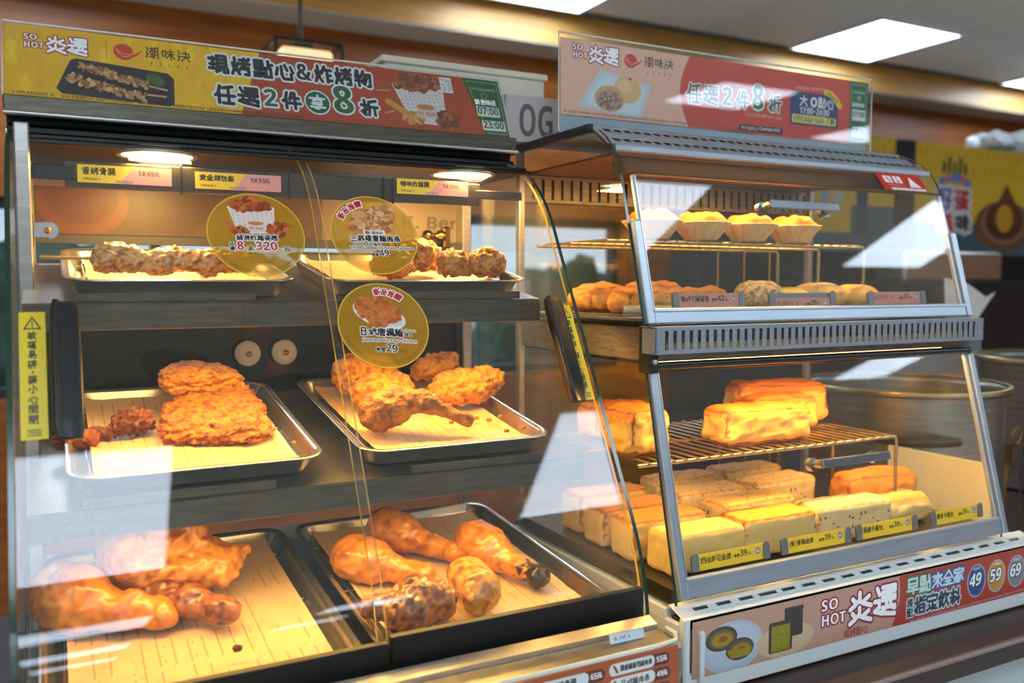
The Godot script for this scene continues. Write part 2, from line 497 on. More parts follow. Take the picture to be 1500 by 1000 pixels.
# Strokes of the written characters. A stroke is a run of points, column then row, each from 0 to 9; a list instead puts other characters into boxes.
var strokes := {
	"火": "13 25/83 65/40 44 27 09/45 67 99", "口": "11 18 88 81 11", "日": "20 29 79 70 20/24 74", "曰": "10 19 89 80 10/14 84", "月": "20 26 09/20 80 89 69/23 83/26 86",
	"木": "03 93/50 59/53 37 08/53 67 98", "氵": "20 53/04 36/09 55", "亻": "70 44 05/53 59", "扌": "03 93/50 59 28/07 95", "土": "50 59/14 84/09 99", "王": "01 91/50 58/15 85/08 98",
	"言": "40 51/02 92/14 84/16 86/17 19 89 87 17", "金": "50 04/50 94/24 74/53 59/16 86/27 38/77 68/09 99", "米": "50 59/05 95/12 33/82 63/45 18/55 88", "食": "50 04/50 93/53 54/24 74 77 27 24/26 76/24 29 58/77 99",
	"石": "01 91/41 06/25 29 89 85 25", "艹": "04 94/30 39/60 69", "禾": "80 21/04 94/51 59/54 19/54 89", "隹": "30 05/23 29/60 71/23 93/35 95/37 97/29 99/63 69", "女": "30 16 89/70 55 19/03 93",
	"辶": "10 22/04 24 26 07/07 38 99", "占": "50 54/52 92/24 29 79 74 24", "黑": "10 14 84 80 10/50 57/12 82/15 85/07 97/18 09/38 39/58 59/78 99", "考": "03 93/50 53/11 81/90 07/45 85/45 46 86 89 59",
	"巽": "00 40 42 02 04 44/50 90 92 52 54 94/05 95/08 98/30 38/60 68/38 09/68 99", "卓": "01 91/50 53/23 26 76 73 23/08 98/56 59", "未": "12 82/04 94/50 59/54 08/54 98", "夬": "12 82 85/05 95/50 55 09/55 99",
	"見": "10 16 86 80 10/12 82/14 84/36 38 09/66 69 99 97", "心": "13 07/32 37 49 89 86/51 64/82 95", "乍": "30 04/22 92/52 59/55 85/58 98", "牛": "30 14/23 83/06 96/50 59", "勿": "30 04/22 92 89 69/52 17/72 38",
	"壬": "80 11/51 59/05 95/19 89", "享": "50 51/02 92/23 25 75 73 23/16 76 57/57 59 39/08 98", "斤": "80 11/11 16 09/14 94/64 69", "肖": "50 53/11 23/81 73/14 19/14 84 89 69/26 76/27 77", "寺": "12 82/50 54/04 94/06 96/65 69 49/26 38",
	"段": "41 02 09/04 44/06 46/08 49/60 63 54/60 80 83 93/55 85 59/55 99", "早": "10 15 85 80 10/13 83/07 97/55 59", "來": "02 92/50 59/32 15/32 46/72 55/72 96/55 09/55 99", "全": "50 05/50 95/25 75/27 77/09 99/55 59",
	"家": "50 51/03 01 91 93/13 83/63 06/45 68 59 39/46 07/57 09/85 66/65 98", "合": "50 04/50 94/34 64/26 29 79 76 26", "酉": "00 90/12 19 89 82 12/32 35/62 65/17 87", "己": "00 80 84 04 09 99 97", "匕": "90 13/10 15 95",
	"定": "50 51/03 01 91 93/14 84/54 59/57 87/26 38 09/38 99", "欠": "30 04/22 92 83/53 55 09/55 99", "斗": "12 33/15 36/60 69/07 96", "甬": "10 80 62/40 62/13 19/13 83 89 69/15 85/17 87/53 59",
	"裝": "00 02 42/40 45/42 42/52 92/70 75/54 94/05 95/45 18/38 39 59/56 99/86 67", "奚": "60 11/12 24/42 44/82 74/54 25 65 36/07 97/57 09/57 99", "憂": "00 90/22 24 74 72 22/06 05 95 96/36 47 67/57 28/45 09/48 99",
	"惠上": "01 91/13 16 86 83 13/14 84/50 58/09 99", "支": "02 92/50 55/15 75 09/35 99", "元": "11 81/04 94/34 37 09/64 68 98 96", "亲": "50 51/02 92/22 34/72 64/04 94/06 96/54 59/57 19/57 88", "薦下": "00 90/00 06 09/30 34/60 64/12 92/24 84/26 86/16 19/38 49/58 69/86 89 79",
	"三": "12 82/25 75/09 99", "不": "01 91/51 06/53 59/64 97", "肉": "12 19/12 82 89 69/50 53 25/53 76/55 28/57 78", "串": "21 24 74 71 21/15 18 88 85 15/50 59", "式": "03 93/15 55/35 38/08 57/60 74 98 96/81 92",
	"唐": "50 51/11 91/11 16 09/32 82 85/24 94/35 85/51 56/37 39 89 87 37", "昜": "20 24 84 80 20/22 82/05 95/36 08/26 96 99 79/57 38/77 58", "賈": "00 90/11 14 84 81 11/31 34/61 64/25 28 78 75 25/26 76/28 09/68 99", "皮": "12 92 83/12 16 09/50 55/25 75 29/45 99",
	"离": "50 51/01 91/22 25 75 72/33 64/63 34/16 19/16 86 89 69/56 38 68", "卒": "50 51/01 91/32 14/33 45/72 54/73 94/06 96/55 59", "青": "01 91/13 83/05 95/50 55/26 29/26 76 79/27 77", "小": "50 59 39/23 06/72 96", "門": "00 09/00 40 44 04/02 42/90 99 89/90 60 64 94/62 92",
	"开": "11 81/05 95/31 36 19/71 79", "絲": "10 03 33 06/60 53 83 56/28 49/68 59", "骨上": "20 26 76 70 20/53 56/53 73/09 06 96 99", "艮": "10 15 75 70 10/12 72/15 19 47/45 99/85 67", "黃": "02 92/30 34/60 64/04 94/25 28 78 75 25/26 76/54 58/38 09/68 99",
	"羽": "10 40 49 29/22 23/24 26/60 90 99 79/72 73/74 76", "包": "20 04/12 82 86 66/23 63 66 26/23 29 99 97", "反": "81 11/11 15 09/14 84 29/34 99", "辛": "50 51/02 92/22 33/72 63/04 94/06 96/54 59", "束": "02 92/13 16 86 83 13/50 59/56 09/56 99",
	"奉": "01 91/13 83/05 95/50 54 09/54 99/26 76/18 88/56 59", "甫": "20 05/12 92 99 79/24 74/25 29/25 75 79/26 76/52 59", "千": "80 11/04 94/50 59", "尸": "10 90 93 13/10 15 09", "曾": "20 31/70 61/02 92 94 04 02/52 54/16 19 89 86 16/17 87",
	"疋": "01 91 82/51 59/54 84/24 27 09/37 99", "虫": "12 82 85 15 12/50 59/09 98/77 99", "乃": "10 80 64 94 89 69/40 36 09", "由": "13 19 89 83 13/16 86/50 59", "走": "50 54/12 82/04 94/54 58/56 86/26 09/28 58 99", "司": "10 80 89 69/13 63/25 28 68 65 25",
	"專": "01 91/50 55/22 24 74 72 22/05 95/07 97/67 69 49/27 38", "示": "21 71/03 93/53 59 39/15 08/75 98", "手": "70 21/13 83/05 95/50 59 39", "其": "01 91/20 27/70 77/23 73/25 75/07 97/27 09/77 99", "耳": "00 90/20 27/70 79/23 73/25 75/08 97", "阝": "10 19/10 70 43 85 56 26",
	"子": "10 80 53/53 59 39/05 95", "美": "20 31/70 61/12 82/24 74/05 95/51 55/07 97/57 09/57 99", "古": "02 92/50 54/24 29 79 74 24", "叔": "30 39 19/32 52/04 54/16 07/46 57/60 90 59/62 99", "每": "30 04/21 91/23 83 79/23 19 79/06 96", "化": "60 34 05/42 49/90 55/50 59 99 97",
	"豕": "01 91/51 05/43 68 59 39/44 07/56 09/84 65/65 98", "者": "02 92/50 55/05 95/80 07/26 29 79 76 26/27 77", "乂": "10 79/80 09", "弗": "01 81 84 04 07 97 89/30 39/60 69", "一": "05 95", "十": "05 95/50 59", "大": "03 93/50 54 09/54 99",
	"炎": ["火", 0, 0, 9, 4.6, "火", 0, 4.6, 9, 9], "選": ["辶", 0, 0, 9, 9, "巽", 3.4, 0, 9, 7.2], "潮": ["氵", 0, 0, 2.4, 9, "卓", 2.4, 0, 5.8, 9, "月", 5.6, 0, 9, 9], "味": ["口", 0, 1, 3, 7, "未", 3, 0, 9, 9], "決": ["氵", 0, 0, 2.6, 9, "夬", 2.6, 0, 9, 9],
	"現": ["王", 0, 1, 3.4, 8, "見", 3.4, 0, 9, 9], "烤": ["火", 0, 0, 3.6, 9, "考", 3.4, 0, 9, 9], "點": ["黑", 0, 0, 5, 9, "占", 5, 0, 9.6, 9], "炸": ["火", 0, 0, 3.6, 9, "乍", 3.6, 0, 9, 9], "物": ["牛", 0, 0, 3.6, 9, "勿", 3.4, 0, 9, 9],
	"任": ["亻", 0, 0, 3, 9, "壬", 2.8, 0, 9, 9], "件": ["亻", 0, 0, 3, 9, "牛", 2.8, 0, 9, 9], "折": ["扌", 0, 0, 3.6, 9, "斤", 3.8, 0, 9, 9], "銷": ["金", 0, 0, 4.4, 9, "肖", 4.6, 0, 9, 9], "售": ["隹", 1, 0, 8.6, 5.6, "口", 1, 5.6, 8.6, 9.6], "時": ["曰", 0, 1, 3, 8, "寺", 3.4, 0, 9, 9],
	"荅": ["艹", 0, 0, 9, 2.4, "合", 0, 2, 9, 9], "搭": ["扌", 0, 0, 3.4, 9, "荅", 3.4, 0, 9, 9], "配": ["酉", 0, 0, 4.6, 9, "己", 5.2, 1, 9, 9], "指": ["扌", 0, 0, 3.4, 9, "匕", 3.8, 0, 9, 4.4, "曰", 3.4, 4.6, 9, 9], "飲": ["食", 0, 0, 4.4, 9, "欠", 4.4, 0, 9, 9], "料": ["米", 0, 0, 4.4, 9, "斗", 4.6, 0, 9, 9],
	"桶": ["木", 0, 0, 3.8, 9, "甬", 3.6, 0, 9, 9], "雞": ["奚", 0, 0, 4.6, 9, "隹", 4.4, 0, 9, 9], "優": ["亻", 0, 0, 2.8, 9, "憂", 2.6, 0, 9, 9], "惠": ["惠上", 0, 0, 9, 5.6, "心", 0, 5.4, 9, 9], "新": ["亲", 0, 0, 4.6, 9, "斤", 4.6, 0, 9, 9], "品": ["口", 1.6, 0, 7.4, 4.2, "口", 0, 4.6, 4.6, 9, "口", 4.4, 4.6, 9, 9],
	"推": ["扌", 0, 0, 3.6, 9, "隹", 3.2, 0, 9, 9], "薦": ["艹", 0, 0, 9, 2.4, "薦下", 0, 2.6, 9, 9], "杯": ["木", 0, 0, 3.8, 9, "不", 3.8, 0, 9, 9], "塔": ["土", 0, 1, 3.2, 7, "荅", 3, 0, 9, 9], "香": ["禾", 0, 0, 9, 5.2, "曰", 1.4, 5.4, 7.6, 9], "揚": ["扌", 0, 0, 3.4, 9, "昜", 3, 0, 9, 9],
	"價": ["亻", 0, 0, 2.8, 9, "賈", 2.6, 0, 9, 9], "玻": ["王", 0, 1, 3.4, 8, "皮", 3.2, 0, 9, 9], "璃": ["王", 0, 1, 3.4, 8, "离", 3.4, 0, 9, 9], "易": ["曰", 1.6, 0, 7.6, 4, "勿", 0.6, 3.6, 9, 9], "碎": ["石", 0, 0.6, 3.8, 9, "卒", 3.8, 0, 9, 9], "請": ["言", 0, 0, 3.8, 9, "青", 4, 0, 9, 9],
	"開": ["門", 0, 0, 9, 9, "开", 2.2, 4.6, 6.8, 9], "關": ["門", 0, 0, 9, 9, "絲", 2, 4.4, 7, 9], "骨": ["骨上", 0.6, 0, 8.4, 4.2, "月", 1.6, 4.4, 7.4, 9], "退": ["辶", 0, 0, 9, 9, "艮", 3.6, 0, 9, 7], "腿": ["月", 0, 0, 3.2, 9, "退", 3.2, 0, 9, 9], "翅": ["支", 0, 0, 5, 9, "羽", 4.8, 1, 9, 8],
	"飯": ["食", 0, 0, 4.4, 9, "反", 4.4, 0, 9, 9], "辣": ["辛", 0, 0, 4.4, 9, "束", 4.4, 0, 9, 9], "棒": ["木", 0, 0, 3.6, 9, "奉", 3.6, 0, 9, 9], "葡": ["艹", 0, 0, 9, 2.4, "甫", 0, 2, 9, 9], "層": ["尸", 0, 0, 9, 9, "曾", 2.4, 3.2, 9, 9], "蛋": ["疋", 0, 0, 9, 4.6, "虫", 0.6, 4.6, 8.6, 9],
	"奶": ["女", 0, 0, 4.2, 9, "乃", 4, 0, 9, 9], "油": ["氵", 0, 0, 2.6, 9, "由", 2.8, 0, 9, 9], "起": ["走", 0, 0, 6, 9, "己", 5.4, 1, 9, 6.4], "磚": ["石", 0, 0.6, 3.6, 9, "專", 3.6, 0, 9, 9], "蒜": ["艹", 0, 0, 9, 2.4, "示", 0, 2.8, 4.6, 9, "示", 4.4, 2.8, 9, 9], "糖": ["米", 0, 0, 3.8, 9, "唐", 3.6, 0, 9, 9],
	"撕": ["扌", 0, 0, 2.6, 9, "其", 2.6, 0, 6, 9, "斤", 6, 0, 9, 9], "椰": ["木", 0, 0, 3.2, 9, "耳", 3.2, 0, 6.2, 9, "阝", 6.4, 0, 9, 9], "好": ["女", 0, 0, 4.4, 9, "子", 4.4, 0, 9, 9], "胡": ["古", 0, 0.6, 4.4, 8.6, "月", 4.6, 0, 9, 9], "椒": ["木", 0, 0, 3.4, 9, "叔", 3.4, 0, 9, 9],
	"梅": ["木", 0, 0, 3.6, 9, "每", 3.6, 0, 9, 9], "花": ["艹", 0, 0, 9, 2.6, "化", 0.4, 2.4, 9, 9], "豬": ["豕", 0, 0, 4.4, 9, "者", 4.2, 0, 9, 9],
}
var outlines := {}
var letters: SystemFont
var serif: SystemFont


# a character as open strokes in a unit box
func strokes_of(ch: String) -> Array:
	if outlines.has(ch): return outlines[ch]
	var out := []
	var s = strokes[ch]
	if s is String:
		for run in s.split("/"):
			var q := PackedVector2Array()
			for e in run.split(" "): q.append(Vector2(e[0].to_int(), e[1].to_int()) / 9.0)
			out.append(q)
	else:
		for i in range(0, s.size(), 5):
			for run in strokes_of(s[i]):
				var q := PackedVector2Array()
				for e in run: q.append(Vector2(lerpf(s[i + 1], s[i + 3], e.x), lerpf(s[i + 2], s[i + 4], e.y)) / 9.0)
				out.append(q)
	outlines[ch] = out
	return out


# a letter of the alphabet as closed outlines in units of its size, with its advance
func outline_of(ch: String, f: SystemFont) -> Array:
	var key := ch + str(f.get_instance_id())
	if outlines.has(key): return outlines[key]
	var ts := TextServerManager.get_primary_interface()
	var id: RID = f.get_rids()[0]
	var gi := ts.font_get_glyph_index(id, 64, ch.unicode_at(0), 0)
	var c: Dictionary = ts.font_get_glyph_contours(id, 64, gi)
	var adv: float = ts.font_get_glyph_advance(id, 64, gi).x / 64.0
	var out := []
	var from := 0
	var pts = c.get("points", PackedVector3Array())
	for last in c.get("contours", PackedInt32Array()):
		var q := PackedVector2Array()
		var n: int = last - from + 1
		for i in n:
			var a: Vector3 = pts[from + i]
			var b: Vector3 = pts[from + (i + 1) % n]
			var z: Vector3 = pts[from + (i + n - 1) % n]
			if a.z > 0.5: q.append(Vector2(a.x, a.y) / 64.0)
			else:
				var p0 := (Vector2(z.x, z.y) if z.z > 0.5 else Vector2(a.x + z.x, a.y + z.y) / 2.0) / 64.0
				var p2 := (Vector2(b.x, b.y) if b.z > 0.5 else Vector2(a.x + b.x, a.y + b.y) / 2.0) / 64.0
				var p1 := Vector2(a.x, a.y) / 64.0
				for t in [0.25, 0.5, 0.75, 1.0]: q.append(p0.lerp(p1, t).lerp(p1.lerp(p2, t), t))
		out.append(q)
		from = last + 1
	outlines[key] = [out, adv]
	return outlines[key]


# a line of writing. size is the height of a character; weight the half width of its strokes; ring draws a border round it first
func write(c: Canvas, words: String, at: Vector2, size: float, ink: Color, weight := 0.0, ring := 0.0, ring_ink := Color.WHITE, stretch := 1.0, turn := 0.0, f: SystemFont = null, step := 1.06, lean := 0.0) -> void:
	weight = weight if weight > 0.0 else size * 0.045
	f = f if f else letters
	for stage in ([0, 1] if ring > 0.0 else [1]):
		var x := 0.0
		for ch in words:
			var place := Transform2D(Vector2(stretch, 0).rotated(turn), Vector2(lean, 1).rotated(turn), at + Vector2(x, 0).rotated(turn))
			if strokes.has(ch):
				for run in strokes_of(ch):
					for i in run.size() - 1:
						c.line(place * (run[i] * size * 0.9), place * (run[i + 1] * size * 0.9), weight + (ring if stage == 0 else 0.0), ring_ink if stage == 0 else ink)
				x += size * step * stretch
			elif ch != " ":
				var o := outline_of(ch, f)
				var closed := []
				for q in o[0]:
					var r := PackedVector2Array()
					for e in q: r.append(place * (Vector2(e.x, e.y) * size * 1.25 + Vector2(0, size * 0.9)))
					closed.append(r)
					if stage == 0:
						for i in r.size(): c.line(r[i], r[(i + 1) % r.size()], ring, ring_ink)
				c.fill(closed, ring_ink if stage == 0 else ink)
				x += o[1] * size * 1.25 * stretch
			else: x += size * 0.35 * stretch


# small print that cannot be read: a row of ticks
func ticks(c: Canvas, a: Vector2, b: Vector2, h: float, ink: Color, seed_ := 1, hw := 0.8) -> void:
	var rng := RandomNumberGenerator.new()
	rng.seed = seed_
	var n := int(a.distance_to(b) / (h * 0.62))
	var up := (b - a).normalized().orthogonal() * h * 0.5
	for i in n:
		if rng.randf() < 0.1: continue
		var o := a.lerp(b, (i + 0.5) / n)
		var s := (b - a).normalized() * h * 0.22
		c.line(o - up + s * rng.randf_range(-1, 1), o + up + s * rng.randf_range(-1, 1), hw, ink)
		c.line(o - s + up * rng.randf_range(-0.9, 0.9), o + s + up * rng.randf_range(-0.9, 0.9), hw, ink)


# the round red mark with a white swoosh that stands beside the maker's name
func red_mark(c: Canvas, at: Vector2, r: float) -> void:
	c.disc(at, Vector2(r * 1.12, r), rgb(205, 55, 30), 0.1)
	c.line(at + Vector2(r * 0.6, r * 0.6), at + Vector2(r * 1.5, r * 0.15), r * 0.14, rgb(205, 55, 30))
	c.line(at + Vector2(r * 1.5, r * 0.15), at + Vector2(r * 2.0, -r * 0.3), r * 0.07, rgb(205, 55, 30))
	for k in 2:
		var last := at + Vector2(-r * 0.85, -r * (0.3 - k * 0.1))
		for i in 10:
			var t := (i + 1) / 10.0
			var q := at + Vector2(lerpf(-r * 0.85, r * (1.3 - k * 0.3), t), -r * (0.3 - k * 0.1) + sin(t * PI) * r * (0.42 + k * 0.24) + t * r * 0.3)
			c.line(last, q, r * 0.035, rgb(240, 190, 150))
			last = q


func flame_logo(c: Canvas, at: Vector2, s: float, ground: Color) -> void:   # SO HOT over two characters, white with a plum border
	var plum := rgb(140, 40, 55)
	write(c, "SO", at, s * 0.36, Color.WHITE, 0, s * 0.045, plum, 1.25)
	c.disc(at + Vector2(s * 0.535, s * 0.165), Vector2(s * 0.085, s * 0.075), rgb(225, 110, 25))
	write(c, "HOT", at + Vector2(0, s * 0.46), s * 0.36, Color.WHITE, 0, s * 0.045, plum, 1.15)
	c.disc(at + Vector2(s * 0.60, s * 0.625), Vector2(s * 0.08, s * 0.075), rgb(225, 110, 25))
	write(c, "炎選", at + Vector2(s * 1.22, s * 0.02), s, Color.WHITE, s * 0.075, s * 0.06, plum, 1.0)


# ---------------------------------------------------------------- the case of fried and roast chicken
var front := []          # outline of its front glass: (height, depth) from the bottom up


func bend(y: float) -> float: return lerpf(0.12, 0.53, smoothstep(0.97, 1.15, y))


func glass_outline() -> void:
	var y := 1.10
	var z := -0.985
	var low := []
	while y > 0.986:
		y -= 0.01
		z += 0.01 * bend(y)
		low.push_front(Vector2(y, z))
	y = 1.10
	z = -0.985
	front = low + [Vector2(y, z)]
	while y < 1.54:
		var d := 0.01 if y < 1.16 else 0.02
		y += d
		z -= d * bend(y)
		front.append(Vector2(y, z))
	var a0 := atan(0.53)
	for i in range(1, 15):
		var a := lerpf(a0, 1.42, i / 14.0)
		front.append(Vector2(y + 0.24 * (sin(a) - sin(a0)), z - 0.24 * (cos(a0) - cos(a))))


func glass_z(y: float) -> float:
	for i in front.size() - 1:
		if y <= front[i + 1].x: return lerpf(front[i].y, front[i + 1].y, (y - front[i].x) / (front[i + 1].x - front[i].x))
	return front[-1].y


# a bent or flat pane with real thickness: [its two faces, its edges]
func bent_pane(line: Array, x0: float, x1: float, t: float) -> Array:
	var outer := [[], []]
	var inner := [[], []]
	for i in line.size():
		var d: Vector2 = (line[mini(i + 1, line.size() - 1)] - line[maxi(i - 1, 0)]).normalized()
		var q := Vector3(0, line[i].x, line[i].y)
		var r := q + Vector3(0, d.y, -d.x) * t
		outer[0].append(q + Vector3(x0, 0, 0)); outer[1].append(q + Vector3(x1, 0, 0))
		inner[0].append(r + Vector3(x0, 0, 0)); inner[1].append(r + Vector3(x1, 0, 0))
	var f := Geo.new()
	f.loft([outer[1], outer[0]], false)
	f.loft([inner[0], inner[1]], false)
	var e := Geo.new()
	e.loft([outer[0], inner[0]], false)
	e.loft([inner[1], outer[1]], false)
	var n := line.size() - 1
	e.quad(inner[0][0], inner[1][0], outer[1][0], outer[0][0])
	e.quad(outer[0][n], outer[1][n], inner[1][n], inner[0][n])
	return [f, e]


func flat_pane(outline: PackedVector2Array, o: Vector3, ex: Vector3, ey: Vector3, t: float) -> Array:
	var g := Geo.new()
	g.slab(outline, o, ex, ey, t)
	var cut := outline.size() * 2
	var f := Geo.new()
	var e := Geo.new()
	f.v = g.v; f.uv = g.uv
	e.v = g.v; e.uv = g.uv
	for i in range(0, g.ix.size(), 3):
		var to := f if g.ix[i] < cut else e
		to.tri(g.ix[i], g.ix[i + 1], g.ix[i + 2])
	return [f, e]


func lit(called: String, g: Geo, c: Color, energy: float, parent: Node) -> MeshInstance3D:
	var m := mat(c, 0.5)
	m.emission_enabled = true
	m.emission = c
	m.emission_energy_multiplier = energy
	return put(g, called, m, parent)


func chicken_case() -> void:
	glass_outline()
	var t := thing("food_display_case", "heated glass display case with curved front holding trays of fried and roast chicken", "display case", Vector3(0.33, 0.866, -1.24))
	var L := -0.05
	var R := 0.717
	# body below the glass
	var b := Geo.new()
	b.box(Vector3(L, 0.866, -1.60), Vector3(R, 0.955, -0.95), 0.003)
	b.box(Vector3(L, 0.95, -1.60), Vector3(R, 0.975, -0.96), 0.002)
	put(b, "base", dull_steel, t)
	var band := Geo.new()
	band.box(Vector3(-0.03, 0.975, -0.962), Vector3(0.335, 1.030, -0.950), 0.001)
	band.box(Vector3(0.338, 0.975, -0.962), Vector3(0.700, 1.036, -0.950), 0.001)
	put(band, "front_band", black, t)
	var rail := Geo.new()
	rail.slab(PackedVector2Array([Vector2(-0.948, 0.985), Vector2(-0.936, 1.004), Vector2(-0.918, 0.998), Vector2(-0.916, 0.989), Vector2(-0.93, 0.96), Vector2(-0.948, 0.96)]), Vector3(0.698, 0, 0), Vector3(0, 0, 1), Vector3(0, 1, 0), 0.748)
	put(rail, "front_rail", steel, t)
	var lower := Geo.new()
	lower.slab(PackedVector2Array([Vector2(-0.914, 0.984), Vector2(-0.913, 0.993), Vector2(-0.872, 0.990), Vector2(-0.868, 0.984), Vector2(-0.87, 0.90), Vector2(-0.95, 0.90), Vector2(-0.95, 0.95)]), Vector3(0.70, 0, 0), Vector3(0, 0, 1), Vector3(0, 1, 0), 0.75)
	put(lower, "lower_rail", dull_steel, t)
	# roof
	var roof := Geo.new()
	roof.box(Vector3(L, 1.664, -1.60), Vector3(R, 1.690, -1.375), 0.002)
	put(roof, "roof", mat(rgb(30, 30, 32), 0.4), t)
	var hood := Geo.new()
	hood.box(Vector3(-0.04, 1.631, -1.54), Vector3(0.705, 1.637, -1.296), 0.001)
	hood.box(Vector3(-0.04, 1.637, -1.302), Vector3(0.705, 1.642, -1.296), 0.001)
	put(hood, "hood", mat(rgb(34, 32, 28), 0.3, 0.3), t)
	var trim := Geo.new()
	trim.box(Vector3(L, 1.672, -1.374), Vector3(R, 1.682, -1.350), 0.002)
	trim.box(Vector3(L, 1.652, -1.372), Vector3(R, 1.662, -1.362), 0.002)
	put(trim, "roof_trim", black, t)
	# the floor of the case and its two shelves
	var fl := Geo.new()
	fl.slab(PackedVector2Array([Vector2(-0.968, 0.955), Vector2(-0.968, 0.9665), Vector2(-1.55, 1.0189), Vector2(-1.55, 0.955)]), Vector3(0.705, 0, 0), Vector3(0, 0, 1), Vector3(0, 1, 0), 0.745)
	put(fl, "case_floor", dark_steel, t)
	for s in [[1.158, 0.16, -1.098, -1.535, 0.70], [1.392, 0.18, -1.198, -1.50, 0.675]]:
		var g := Geo.new()
		var y: float = s[0]
		var top: float = y + 0.034
		g.slab(PackedVector2Array([Vector2(s[2], top - 0.003), Vector2(s[2], top), Vector2(s[3], top + (s[2] - s[3]) * s[1]), Vector2(s[3], top - 0.003 + (s[2] - s[3]) * s[1])]), Vector3(s[4], 0, 0), Vector3(0, 0, 1), Vector3(0, 1, 0), (s[4] + 0.035))
		var sh := put(g, "shelf", dark_steel, t)
		var lip := Geo.new()
		lip.box(Vector3(-0.035, y, s[2] - 0.003), Vector3(s[4], top - 0.001, s[2] + 0.003), 0.001)
		put(lip, "shelf_lip", dark_steel, sh)
		for x in [0.13, 0.53]:
			put(bx(Vector3(x - 0.11, top + 0.001, s[2] - 0.002), Vector3(x + 0.11, top + 0.012, s[2] + 0.001)), "tray_stop", dark_steel, sh)
		var br := Geo.new()
		br.tube([Vector3(s[4] - 0.004, y - 0.004, s[2] - 0.06), Vector3(s[4] - 0.004, y - 0.004, s[2] - 0.30)], 0.004, 6)
		put(br, "bracket", steel, sh)
	# rear: dark mirrored sliding doors below, clear panes above, posts between
	for k in 2:
		var x0 := -0.035 + k * 0.365
		var d := put(bx(Vector3(x0, 1.05, -1.548 - k * 0.006), Vector3(x0 + 0.37, 1.405, -1.543 - k * 0.006), 0.0005), "rear_door", dark_mirror, t)
		var kx := 0.289 if k == 0 else 0.351
		var kn := Geo.new()
		var turn := Basis(Vector3.RIGHT, PI / 2)
		kn.lathe([Vector2(0.0, 0.0), Vector2(0.010, 0.0), Vector2(0.011, 0.010), Vector2(0.020, 0.014), Vector2(0.0218, 0.019), Vector2(0.0205, 0.025), Vector2(0.012, 0.029), Vector2(0.0055, 0.030)], 32, Vector3(kx, 1.331, -1.543), turn)
		var kb := put(kn, "knob", mat(rgb(248, 244, 232), 0.25), d)
		tag(kb, "round white knob")
		var sc := Geo.new()
		sc.lathe([Vector2(0.0055, 0.029), Vector2(0.005, 0.033), Vector2(0.003, 0.0345), Vector2(0.0, 0.035)], 16, Vector3(kx, 1.331, -1.543), turn)
		put(sc, "knob", mat(rgb(205, 170, 95), 0.2, 1.0), d).name = "knob_screw"
	for k in 2:
		var x0 := -0.035 + k * 0.365
		var d := put(bx(Vector3(x0, 1.43, -1.548 - k * 0.006), Vector3(x0 + 0.37, 1.655, -1.544 - k * 0.006), 0.0), "rear_pane", pane, t)
		d.name = "rear_pane" if k == 0 else "rear_pane_001"
	put(bx(Vector3(-0.035, 1.512, -1.541), Vector3(0.70, 1.527, -1.538)), "rear_bar", mat(rgb(70, 66, 60), 0.5), t)
	var c := Canvas.new(1024, 100, rgb(78, 58, 36))
	for i in 60: c.line(Vector2(430 + i * 9, -5), Vector2(330 + i * 9, 110), 4.0, rgb(84 + (i * 37) % 30, 66 + (i * 29) % 24, 42 + (i * 13) % 20))
	c.disc(Vector2(110, 30), Vector2(92, 74), rgb(110, 66, 32))
	c.disc(Vector2(108, 22), Vector2(72, 56), rgb(96, 56, 24))
	c.rect(640, 0, 384, 100, rgb(132, 118, 98))
	write(c, "HI. Beni", Vector2(820, 34), 34, rgb(84, 74, 60), 0, 0, Color.WHITE, 1.3)
	board("rear_poster", c, Vector3(-0.035, 1.60, -1.536), Vector3(0.735, 0, 0), Vector3(0, -0.073, 0), 0.002, black, t, 0.4)
	for x in [-0.032, 0.692]:
		put(bx(Vector3(x - 0.009, 0.98, -1.54), Vector3(x + 0.009, 1.66, -1.505), 0.002), "post", steel, t)
	var side := Geo.new()
	side.box(Vector3(-0.040, 0.98, -1.30), Vector3(-0.022, 1.655, -1.285), 0.002)
	put(side, "post", steel, t)
	# side panes
	var o := PackedVector2Array()
	for q in front: o.append(Vector2(q.y - 0.004, q.x))
	o.append(Vector2(-1.56, front[-1].x)); o.append(Vector2(-1.56, 0.975))
	for x in [L, R - 0.006]:
		var g := flat_pane(o, Vector3(x + 0.006, 0, 0), Vector3(0, 0, 1), Vector3(0, 1, 0), 0.006)
		var s := put(g[0], "side_glass", pane, t)
		put(g[1], "glass_edge", edge_green, s)
	# the two front panes, with their handles, warning labels and round stickers
	var spans := [[-0.043, 0.339], [0.325, 0.703]]
	for k in 2:
		var line := []
		for q in front: line.append(q + Vector2(0, -0.006 * (1 - k)))
		var g := bent_pane(line, spans[k][0], spans[k][1], 0.005)
		var f := put(g[0], "front_glass", pane, t)
		put(g[1], "glass_edge", mat(rgb(176, 158, 84), 0.12), f)  # the warm glow caught in this edge is put into its gold colour
		handle(f, (0.011 if k == 0 else 0.672), 0.0055)
		var cw := Canvas.new(112, 560, rgb(244, 212, 20))
		var ink := rgb(30, 26, 10)
		for e in [[Vector2(56, 24), Vector2(22, 76)], [Vector2(22, 76), Vector2(90, 76)], [Vector2(90, 76), Vector2(56, 24)]]: c_line(cw, e, 3.0, ink)
		cw.line(Vector2(56, 42), Vector2(56, 60), 2.5, ink)
		cw.disc(Vector2(56, 68), Vector2(3, 3), ink)
		var yy := 90.0
		for ch in "玻璃易碎,請小心開關":
			if ch == ",":
				cw.line(Vector2(56, yy + 6), Vector2(52, yy + 14), 3.0, ink)
				yy += 24
			else:
				write(cw, ch, Vector2(36, yy), 37, ink, 2.6)
				yy += 43
